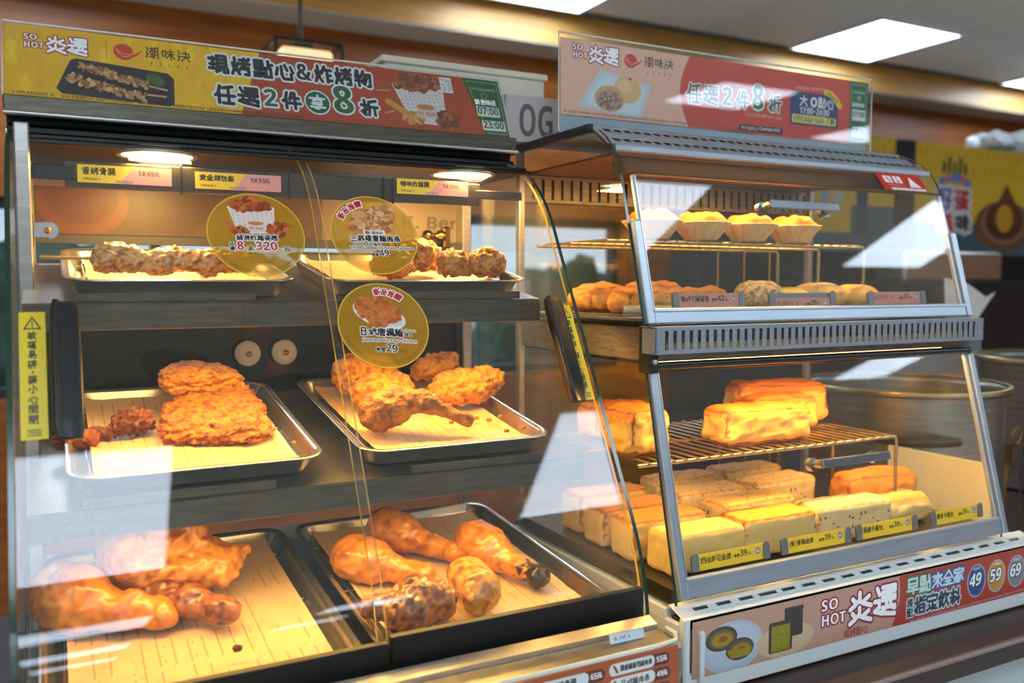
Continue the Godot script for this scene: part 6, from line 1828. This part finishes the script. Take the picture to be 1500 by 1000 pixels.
	for q in [[Vector3(1.165, 0, -1.165), 0.036, "round yellow bun behind the middle pink tag"], [Vector3(1.265, 0, -1.185), 0.043, "broad tan bun rising behind the middle pink tag"], [Vector3(1.362, 0, -1.185), 0.040, "tan bun behind the right pink tag"]]:
		var g := flesh([limb(Vector3(-0.012, 0, 0), Vector3(0.012, 0, 0), q[1], q[1])], 0.0034, 0.01)
		cooked("round_bun", q[2], "bread", crust(g, 0.002, 40, 0.0, 200, [[rgb(238, 196, 66), rgb(244, 208, 90)], [rgb(228, 176, 88), rgb(236, 192, 110)], [rgb(226, 172, 84), rgb(236, 190, 104)]][k], 170 + k, 0.62), fried, q[0] + Vector3(0, 1.3985 + q[1] * 0.62, 0), Vector3.ZERO, "round buns")
		k += 1
	# egg tarts on the upper rack
	var cup := Geo.new()
	var rows := []
	for q in [Vector2(0.0, 0.0), Vector2(0.026, 0.0), Vector2(0.028, 0.002), Vector2(0.0485, 0.029), Vector2(0.0505, 0.0305), Vector2(0.0495, 0.032), Vector2(0.046, 0.031), Vector2(0.040, 0.026)]:
		var row := []
		for j in 96:
			var a := -TAU * j / 96
			var r: float = q.x * (1.0 + 0.05 * cos(a * 16) * clampf(q.x / 0.05, 0, 1))
			row.append(Vector3(r * cos(a), q.y, r * sin(a)))
		rows.append(row)
	cup.loft(rows, true, false)
	var cup_mesh := cup.mesh()
	var foil := grained(rgb(232, 204, 150), rgb(214, 176, 116), Vector3(9, 9, 9), 0.45, 0.0, 20)
	var tarts := [[0.897, -1.205, "egg tart half lost in the window glare, leftmost of the front row"], [1.002, -1.205, "egg tart second from left in the front row on the upper rack"], [1.110, -1.205, "egg tart third from left in the front row on the upper rack"], [1.217, -1.205, "egg tart at the right end of the front row on the upper rack"]]
	k = 0
	for q in tarts:
		var t := thing("egg_tart", q[2], "egg tart", Vector3(q[0], 1.5235, q[1]), "egg tarts on the upper rack")
		t.rotation.y = k * 0.7
		local(cup_mesh, "pastry_cup", foil, t)
		var g := Geo.new()
		var ns := noise(26, 200 + k)
		var rr := []
		for i in 9:
			var row := []
			for j in 48:
				var a := -TAU * j / 48
				var r := 0.0475 * (1.0 - i / 8.0)
				var x := r * cos(a)
				var z := r * sin(a)
				var e := 1.0 - pow(r / 0.0475, 4)
				row.append(Vector3(x, 0.0295 + e * (0.019 + 0.009 * ns.get_noise_2d(x * 1.3, z * 1.3)), z))
			rr.append(row)
		g.loft(rr, true, false)
		var pn := noise(45, 300 + k)
		for e in g.v: g.col.append(rgb(222, 124, 24).srgb_to_linear().lerp(rgb(182, 78, 14).srgb_to_linear(), clampf(0.3 + pn.get_noise_3dv(e) * 1.4, 0, 1)))
		local(g.mesh(), "custard", fried_or(crumbly), t)
		k += 1


func fried_or(m: StandardMaterial3D) -> StandardMaterial3D: return m


# ---------------------------------------------------------------- price tags
func price_tags() -> void:
	var spots := [[0.032, 0.149, 1.6075, "香烤骨腿", "1支65元", "yellow and pink price tag reading 65 at the left of the dark rail"], [0.180, 0.299, 1.6065, "黃金翅包飯", "1支55元", "yellow and pink price tag reading 55 left of the pane joint"], [0.478, 0.600, 1.6135, "辣味炸棒腿", "1支59元", "yellow and pink price tag reading 59 right of the pane joint"]]
	for q in spots:
		var c := Canvas.new(512, 104, rgb(240, 214, 50))
		c.fill([PackedVector2Array([Vector2(300, -1), Vector2(513, -1), Vector2(513, 105), Vector2(220, 105)])], rgb(222, 166, 158))
		write(c, q[3], Vector2(26, 16), 42 if q[3].length() < 5 else 38, rgb(36, 30, 16), 3.0, 0, Color.WHITE, 1.0, 0, null, 1.08)
		write(c, q[4], Vector2(322, 22), 32, rgb(50, 38, 30), 2.0, 0, Color.WHITE, 0.92)
		ticks(c, Vector2(30, 82), Vector2(120, 82), 13, rgb(60, 50, 24), 4, 1.2)
		ticks(c, Vector2(200, 92), Vector2(296, 92), 16, rgb(120, 120, 160), 5, 1.6)
		var t := thing("price_tag", q[5], "price tag", Vector3((q[0] + q[1]) / 2, q[2] - 0.024, -1.301), "price tags on the dark rail")
		board("card", c, Vector3(q[0], q[2], -1.3008), Vector3(q[1] - q[0], 0, 0), Vector3(0, -0.0235, 0), 0.001, black, t)
	var low := [[0.812, 0.963, "奶油起司金磚", "39", "yellow 39 price tag in a grey clip, leftmost on the lower bread rail"], [0.988, 1.140, "(新)香蒜金磚", "39", "yellow 39 price tag in a grey clip, second on the lower bread rail"], [1.153, 1.301, "黑糖手撕包", "39", "yellow 39 price tag in a grey clip, third on the lower bread rail"], [1.337, 1.476, "椰香手撕包", "39", "yellow 39 price tag in a grey clip, rightmost on the lower bread rail"]]
	for q in low: clip_tag(q, rgb(240, 202, 36), 1.0295, -0.990, 0.0235, 0.0, "price tags on the lower bread rail")
	var high := [[0.846, 0.993, "葡式千層蛋塔", "42", "dull pink 42 price tag in a grey clip, left on the upper bread shelf"], [1.045, 1.198, "", "39", "dull pink price tag slipped low in its clip, middle of the upper bread shelf"], [1.279, 1.431, "", "37", "dull pink price tag in a grey clip, right on the upper bread shelf"]]
	for i in 3: clip_tag(high[i], rgb(196, 138, 124), 1.4125, -1.086, 0.0225, 0.009 if i == 1 else 0.0, "price tags on the upper bread shelf")


func clip_tag(q: Array, paper: Color, y: float, z: float, h: float, slip: float, group: String) -> void:
	var c := Canvas.new(560, 110, paper)
	var ink := rgb(40, 32, 18)
	var s: String = q[2]
	if s: write(c, s, Vector2(26, 24), 44 if s.length() < 7 else 40, ink, 2.6, 0, Color.WHITE, 0.96, 0, null, 1.0)
	else: ticks(c, Vector2(26, 46), Vector2(230, 46), 36, ink, 12, 2.2)
	var x := 300.0
	write(c, "售價", Vector2(x, 42), 24, ink, 1.6)
	write(c, q[3], Vector2(x + 54, 20), 46, ink, 0)
	write(c, "元", Vector2(x + 122, 40), 26, ink, 1.6)
	c.disc(Vector2(506, 44), Vector2(28, 28), rgb(206, 196, 190))
	c.disc(Vector2(506, 44), Vector2(25, 25), rgb(150, 120, 110))
	ticks(c, Vector2(488, 44), Vector2(524, 44), 22, Color.WHITE, 2, 2.0)
	var w: float = q[1] - q[0]
	var t := thing("price_tag", q[4], "price tag", Vector3((q[0] + q[1]) / 2, y, z), group)
	var lean := Vector3(0, -1, 0.12).normalized()
	var top := Vector3(q[0], y + h, z)
	board("card", c, top + Vector3(0.011, 0, 0.0012) + lean * slip, Vector3(w - 0.022, 0, 0), lean * h, 0.0008, black, t)
	var g := Geo.new()
	for e in [Vector2(0.0, 0.013), Vector2(w - 0.013, w)]:
		var o := PackedVector2Array([Vector2(e.x, 0), Vector2(e.y, 0), Vector2(e.y, h - 0.003), Vector2(e.y - 0.003, h + 0.002), Vector2(e.x + 0.003, h + 0.002), Vector2(e.x, h - 0.003)])
		g.slab(o, top + lean * h + Vector3(0, 0, 0.0015), Vector3.RIGHT, -lean, 0.0015)
	g.slab(PackedVector2Array([Vector2(0, 0), Vector2(w, 0), Vector2(w, h - 0.001), Vector2(0, h - 0.001)]), top + lean * h - Vector3(0, 0, 0.0015), Vector3.RIGHT, -lean, 0.001)
	put(g, "clip", mat(rgb(128, 134, 140), 0.35, 0.5), t)


# ---------------------------------------------------------------- the shop around them
func room() -> void:
	var wood := grained(rgb(136, 68, 8), rgb(174, 100, 20), Vector3(0.35, 3.2, 0.35), 0.45, 0.0, 31, 0.02)
	var band := grained(rgb(196, 140, 66), rgb(222, 170, 94), Vector3(0.4, 5, 0.4), 0.4, 0.0, 32, 0.02)
	var plaster := mat(rgb(176, 176, 172), 0.8)
	structure("floor", grained(rgb(214, 214, 210), rgb(228, 228, 224), Vector3(2, 2, 2), 0.35, 0.0, 33), bx(Vector3(-3.2, -0.1, -4.1), Vector3(7.4, 0.0, 8.2), 0.0))
	# ceiling: a backing with tiles hung below it on a grid
	var c := structure("ceiling", mat(rgb(120, 122, 120), 0.9), bx(Vector3(-3.2, 2.724, -4.1), Vector3(7.4, 2.86, 8.2), 0.0))
	var tile := bx(Vector3(-0.296, -0.004, -0.296), Vector3(0.296, 0.008, 0.296), 0.003).mesh()
	var tile_m := mat(rgb(232, 234, 228), 0.85)
	for i in 17:
		for j in 19:
			var o := local(tile, "ceiling_tile", tile_m, c)
			o.position = Vector3(-2.785 + i * 0.6, 2.7165, -3.235 + j * 0.6)
	# rear: a timber fascia under the ceiling, its underside, and the timber wall with a window
	structure("trim_1", band, bx(Vector3(-3.2, 2.572, -3.66), Vector3(7.4, 2.72, -3.62), 0.003))
	structure("trim_2", mat(rgb(196, 194, 182), 0.7), bx(Vector3(-3.2, 2.566, -3.90), Vector3(7.4, 2.580, -3.625), 0.0))
	var w := Geo.new()
	w.box(Vector3(-3.2, 0, -4.05), Vector3(-0.8, 2.72, -3.85), 0.0)
	w.box(Vector3(2.7, 0, -4.05), Vector3(7.4, 2.72, -3.85), 0.0)
	w.box(Vector3(-0.8, 1.78, -4.05), Vector3(2.7, 2.72, -3.85), 0.0)
	w.box(Vector3(-0.8, 0, -4.05), Vector3(2.7, 1.0, -3.85), 0.0)
	structure("wall_back", wood, w)
	structure("wall_left", plaster, bx(Vector3(-3.3, 0, -4.1), Vector3(-3.2, 2.86, 8.2), 0.0))
	structure("wall_right", wood, bx(Vector3(7.4, 0, -4.1), Vector3(7.5, 2.86, 8.2), 0.0))
	structure("wall_front", plaster, bx(Vector3(-3.2, 0, 8.2), Vector3(7.4, 2.86, 8.3), 0.0))
	var win := structure("window_1", pane, bx(Vector3(-0.8, 1.0, -3.96), Vector3(2.7, 1.78, -3.952), 0.0))
	var f := Geo.new()
	for x in [-0.8, 0.36, 1.53, 2.66]: f.box(Vector3(x, 1.0, -3.98), Vector3(x + 0.04, 1.78, -3.93), 0.002)
	f.box(Vector3(-0.8, 1.0, -3.98), Vector3(2.7, 1.04, -3.93), 0.002)
	f.box(Vector3(-0.8, 1.74, -3.98), Vector3(2.7, 1.78, -3.93), 0.002)
	local(f.mesh(), "window_frame", mat(rgb(70, 72, 74), 0.4, 0.6), win)
	# outside the window
	solid("pavement", mat(rgb(150, 152, 148), 0.8), "grey pavement outside the rear window", "pavement", bx(Vector3(-8, -0.2, -14), Vector3(12, -0.05, -4.2), 0.0))
	var leaf := mat(Color.WHITE, 0.7)
	leaf.vertex_color_use_as_albedo = true
	var k := 0
	for q in [[Vector3(-0.2, 0.72, -6.2), 0.6, "dark green shrub outside the window at left"], [Vector3(1.6, 0.56, -7.4), 0.45, "green shrub outside the middle of the window"], [Vector3(3.8, 0.66, -6.4), 0.55, "green shrub outside the window at right"]]:
		var g := flesh([limb(Vector3(-0.4, 0, 0), Vector3(0.4, 0, 0), q[1], q[1]), limb(Vector3(0, 0.5, 0), Vector3(0.2, 0.6, 0), 0.4, 0.35)], 0.06, 0.3)
		cooked("shrub", q[2], "shrub", crust(g, 0.25, 3, 0.08, 9, [rgb(40, 74, 44), rgb(84, 122, 82), rgb(60, 98, 66)], 400 + k), leaf, q[0], Vector3.ZERO, "shrubs outside the window")
		k += 1


func counter() -> void:
	var t := thing("counter", "dark brown timber counter under both display cases", "counter", Vector3(1.0, 0.0, -1.25))
	var top := grained(rgb(36, 20, 12), rgb(64, 38, 24), Vector3(0.5, 4, 4), 0.4, 0.0, 41, 0.03)
	put(bx(Vector3(-1.2, 0.826, -1.75), Vector3(3.4, 0.866, -0.862), 0.003), "counter_top", top, t)
	var e := Geo.new()
	e.tube([Vector3(-1.2, 0.862, -0.860), Vector3(3.4, 0.862, -0.860)], 0.004, 8)
	put(e, "edge_strip", mat(rgb(130, 112, 104), 0.3), t)
	put(bx(Vector3(-1.2, 0.0, -1.72), Vector3(3.4, 0.825, -0.90), 0.002), "body", mat(rgb(176, 186, 182), 0.5), t)


func poster(c: Canvas) -> void:
	pass


func background() -> void:
	# cartons lying across the two roofs
	var card := mat(rgb(232, 228, 214), 0.7)
	var a := thing("carton", "plain white carton lying behind the chicken sign", "box", Vector3(0.69, 1.70, -1.53))
	put(bx(Vector3(0.525, 1.7085, -1.59), Vector3(0.850, 1.846, -1.49), 0.003), "body", card, a)
	put(bx(Vector3(0.520, 1.838, -1.595), Vector3(0.855, 1.850, -1.485), 0.002), "lid", mat(rgb(236, 228, 206), 0.6), a)
	var cc := Canvas.new(320, 220, rgb(214, 214, 216))
	write(cc, "OG", Vector2(60, 40), 170, rgb(128, 116, 112), 0, 0, Color.WHITE, 0.62)
	cc.rect(290, 70, 26, 20, rgb(150, 140, 200), 4)
	var b := thing("carton", "white carton with grey OG lettering between the two signs", "box", Vector3(0.80, 1.707, -1.45))
	board("print", cc, Vector3(0.735, 1.792, -1.428), Vector3(0.127, 0, 0), Vector3(0, -0.083, 0), 0.05, card, b)
	# pendant lantern far behind
	var p := thing("pendant_lantern", "black framed pendant lantern hanging behind the yellow sign", "lamp", Vector3(0.84, 2.0, -3.3))
	var w := Geo.new()
	w.tube([Vector3(0.84, 2.72, -3.3), Vector3(0.84, 2.33, -3.3)], 0.008, 8)
	put(w, "cable", black, p)
	var fr := Geo.new()
	for s in [-1, 1]:
		for y in [2.02, 2.31]:
			fr.box(Vector3(0.72, y, -3.3 + s * 0.12 - 0.006), Vector3(0.96, y + 0.012, -3.3 + s * 0.12 + 0.006))
			fr.box(Vector3(0.84 + s * 0.12 - 0.006, y, -3.42), Vector3(0.84 + s * 0.12 + 0.006, y + 0.012, -3.18))
		for u in [-1, 1]: fr.box(Vector3(0.84 + s * 0.12 - 0.006, 2.02, -3.3 + u * 0.12 - 0.006), Vector3(0.84 + s * 0.12 + 0.006, 2.32, -3.3 + u * 0.12 + 0.006))
	fr.box(Vector3(0.80, 2.316, -3.34), Vector3(0.88, 2.335, -3.26), 0.004)
	put(fr, "frame", black, p)
	lit("lamp_shade", bx(Vector3(0.745, 2.04, -3.395), Vector3(0.935, 2.30, -3.205), 0.01), Color(1.0, 0.88, 0.66), 0.55, p)
	# rear worktop unit with posters above
	var unit := thing("rear_cabinet", "black equipment cabinet along the rear of the shop", "cabinet", Vector3(4.6, 0, -3.2))
	put(bx(Vector3(2.75, 0.0, -3.55), Vector3(7.0, 1.46, -2.75), 0.004), "body", mat(rgb(20, 20, 22), 0.5), unit)
	put(bx(Vector3(2.75, 1.46, -3.55), Vector3(7.0, 2.16, -3.02), 0.004), "back_panel", mat(rgb(28, 28, 30), 0.6), unit)
	var yel := Canvas.new(1024, 420, rgb(226, 184, 44))
	for i in 34:
		for j in 2: yel.disc(Vector2(i * 31 + (j * 15), 24 + j * 60 + (i % 3) * 8), Vector2(6, 20), rgb(218, 158, 44))
	yel.rect(0, 300, 1024, 124, rgb(74, 96, 108))
	var crown := rgb(60, 84, 50)
	for i in 5: yel.line(Vector2(150 + i * 26, 70 - 18 * (i % 2)), Vector2(150 + i * 26, 100), 8, crown)
	for i in 6: yel.disc(Vector2(140 + i * 26, 124 + 3 * absf(i - 2.5) * absf(i - 2.5)), Vector2(16, 20), [rgb(110, 130, 190), rgb(200, 120, 130), rgb(120, 140, 200)][i % 3])
	write(yel, "好", Vector2(120, 170), 78, rgb(96, 80, 160), 6, 12, rgb(222, 222, 226))
	write(yel, "蛋", Vector2(206, 170), 78, rgb(190, 60, 70), 6, 12, rgb(222, 222, 226))
	write(yel, "美", Vector2(136, 262), 72, rgb(206, 76, 40), 6, 12, rgb(222, 222, 226))
	write(yel, "味", Vector2(216, 262), 72, rgb(50, 44, 48), 6, 12, rgb(222, 222, 226))
	yel.disc(Vector2(470, 300), Vector2(160, 100), rgb(120, 76, 56))
	yel.fill([PackedVector2Array([Vector2(478, 130), Vector2(590, 300), Vector2(480, 360), Vector2(370, 300)])], rgb(104, 58, 40))
	yel.disc(Vector2(470, 290), Vector2(120, 84), rgb(150, 110, 86))
	yel.disc(Vector2(470, 280), Vector2(104, 76), rgb(84, 46, 32))
	yel.fill([PackedVector2Array([Vector2(478, 140), Vector2(560, 290), Vector2(400, 290)])], rgb(112, 62, 40))
	yel.disc(Vector2(470, 270), Vector2(46, 56), rgb(206, 150, 40))
	var ps := thing("poster", "yellow poster with a tea egg and violet and red characters on the rear wall", "poster", Vector3(4.6, 1.6, -2.99))
	board("print", yel, Vector3(3.83, 2.160, -2.99), Vector3(1.62, 0, 0), Vector3(0, -0.56, 0), 0.01, black, ps)
	var y2 := Canvas.new(512, 420, rgb(222, 182, 52))
	for i in 17: y2.disc(Vector2(i * 31, 40 + (i % 3) * 10), Vector2(6, 22), rgb(214, 158, 48))
	y2.rect(0, 250, 512, 170, rgb(74, 104, 112))
	y2.rect(140, 100, 200, 250, rgb(216, 180, 60), 8)
	for i in 3:
		for j in 3: y2.disc(Vector2(190 + i * 50, 180 + j * 46), Vector2(17, 19), [rgb(190, 190, 210), rgb(206, 170, 150), rgb(150, 160, 200)][(i + j) % 3])
	y2.rect(360, 90, 44, 260, rgb(66, 82, 96), 4)
	var p2 := thing("poster", "smaller yellow and teal poster seen through the bread case", "poster", Vector3(3.3, 1.6, -2.99))
	board("print", y2, Vector3(2.80, 2.160, -2.99), Vector3(0.90, 0, 0), Vector3(0, -0.56, 0), 0.01, black, p2)
	put(bx(Vector3(3.70, 1.46, -3.01), Vector3(3.83, 2.16, -2.975), 0.002), "post", mat(rgb(30, 36, 44), 0.5), unit)
	solid("steel_bin", steel, "rectangular steel bin on the rear cabinet below the tea egg poster", "container", bx(Vector3(3.55, 1.462, -2.97), Vector3(4.28, 1.605, -2.80), 0.01))
	var pl := thing("plastic_bag", "crumpled clear plastic bag on top of the rear posters", "bag", Vector3(4.75, 2.162, -3.1))
	var g := flesh([limb(Vector3(-0.25, 0.04, 0), Vector3(0.25, 0.06, 0), 0.05, 0.08), limb(Vector3(0.2, 0.08, 0), Vector3(0.5, 0.16, 0), 0.08, 0.12)], 0.02, 0.05)
	local(crust(g, 0.05, 9, 0.01, 30, [rgb(200, 205, 208), rgb(226, 230, 232)], 501), "film", vc(0.3), pl)
	# pots at the right, paper on a holder, tongs
	for q in [[Vector3(1.86, 0.866, -1.46), 0.235, 1.203, "large steel soup pot with a gold rim behind the bread case"], [Vector3(2.62, 0.866, -1.50), 0.25, 1.235, "second steel soup pot at the right edge of the picture"]]:
		var c: Vector3 = q[0]
		var r: float = q[1]
		var h: float = q[2] - 0.866
		var t := thing("soup_pot", q[3], "pot", c)
		var pg := Geo.new()
		pg.lathe([Vector2(0, 0), Vector2(r * 0.93, 0), Vector2(r * 0.95, 0.01), Vector2(r * 0.95, h - 0.012), Vector2(r, h - 0.010), Vector2(r * 1.01, h - 0.004), Vector2(r, h), Vector2(r * 0.93, h - 0.002), Vector2(r * 0.92, h - 0.012), Vector2(r * 0.92, h - 0.05)], 64, Vector3.ZERO)
		local(pg.mesh(), "body", grained(rgb(136, 134, 128), rgb(176, 172, 162), Vector3(1, 12, 1), 0.3, 0.85, 51), t)
		var so := Geo.new()
		so.lathe([Vector2(r * 0.92, h - 0.045), Vector2(r * 0.5, h - 0.044), Vector2(0, h - 0.045)], 48, Vector3.ZERO)
		local(so.mesh(), "broth", grained(rgb(74, 44, 22), rgb(130, 86, 44), Vector3(14, 14, 14), 0.25, 0.0, 52), t)
		var rim := Geo.new()
		rim.lathe([Vector2(r * 1.005, h - 0.004), Vector2(r * 1.015, h + 0.001), Vector2(r * 1.005, h + 0.005), Vector2(r * 0.96, h + 0.004)], 64, Vector3.ZERO)
		local(rim.mesh(), "rim", mat(rgb(206, 176, 116), 0.25, 0.9), t)
		var hd := Geo.new()
		var path2 := []
		for i in 13: path2.append(Vector3(-0.085 + 0.17 * i / 12.0, h * 0.68 + 0.004 * sin(PI * i / 12.0), 0.0) + Vector3(0, 0, sqrt(r * r - pow(0.085 - 0.17 * i / 12.0, 2)) - 0.02 + 0.04 * sin(PI * i / 12.0)))
		hd.tube(path2, 0.011, 8)
		var hm := local(hd.mesh(), "handle", mat(rgb(46, 34, 24), 0.4), t)
		hm.rotation.y = -0.75
	solid("cream_board", mat(rgb(226, 212, 172), 0.6), "upright cream board beside the right end of the bread case", "board", tilted_board())
	var paper := Geo.new()
	paper.slab(PackedVector2Array([Vector2(2.60, 1.47), Vector2(2.72, 1.45), Vector2(2.83, 1.40), Vector2(2.76, 1.30), Vector2(2.62, 1.27)]), Vector3(0, 0, -1.90), Vector3.RIGHT, Vector3.UP, 0.0006)
	var bent := Basis(Vector3.UP, 0.35)
	paper.slab(PackedVector2Array([Vector2(0, 0.0), Vector2(0.11, -0.05), Vector2(0.20, -0.052), Vector2(0.36, -0.03), Vector2(0.22, -0.085), Vector2(0.05, -0.16), Vector2(0.02, -0.15)]), Vector3(2.72, 1.45, -1.899), bent * Vector3.RIGHT, Vector3.UP, 0.0006)
	solid("paper_sheet", mat(rgb(232, 226, 218), 0.7), "crumpled white paper sheet sticking out right of the bread case", "paper", paper)
	solid("grey_machine", mat(rgb(132, 136, 142), 0.4), "grey box-shaped machine below the white paper sheet", "machine", bx(Vector3(2.62, 0.0, -2.1), Vector3(2.86, 1.29, -1.93), 0.01))
	var tg := thing("tongs", "brown metal food tongs with a ring standing right of the bread case", "tongs", Vector3(1.99, 0.866, -1.255))
	var brass := mat(rgb(170, 120, 66), 0.3, 0.8)
	for s in [-1, 1]:
		var arm := Geo.new()
		arm.slab(PackedVector2Array([Vector2(-0.008, 0.205), Vector2(0.010, 0.205), Vector2(0.012, 0.15), Vector2(0.018, 0.06), Vector2(0.020, 0.0), Vector2(0.008, 0.0), Vector2(0.007, 0.06), Vector2(0.002, 0.14), Vector2(-0.006, 0.16)]), Vector3(1.99 + s * 0.003, 0.868, -1.255 + s * 0.010), Vector3(s, 0, -0.3).normalized(), Vector3.UP, 0.003)
		put(arm, "arm", brass if s < 0 else mat(rgb(120, 122, 124), 0.3, 0.8), tg)
	var ring := Geo.new()
	var path := []
	for i in 21: path.append(Vector3(1.995 + 0.016 * cos(TAU * i / 20), 1.092 + 0.018 * sin(TAU * i / 20), -1.255))
	ring.tube(path, 0.0022, 6)
	put(ring, "ring", brass, tg)


func vc(rough: float) -> StandardMaterial3D:
	var m := mat(Color.WHITE, rough)
	m.vertex_color_use_as_albedo = true
	return m


func tilted_board() -> Geo:
	return bx(Vector3(1.610, 0.868, -1.30), Vector3(1.617, 1.097, -1.06), 0.001)
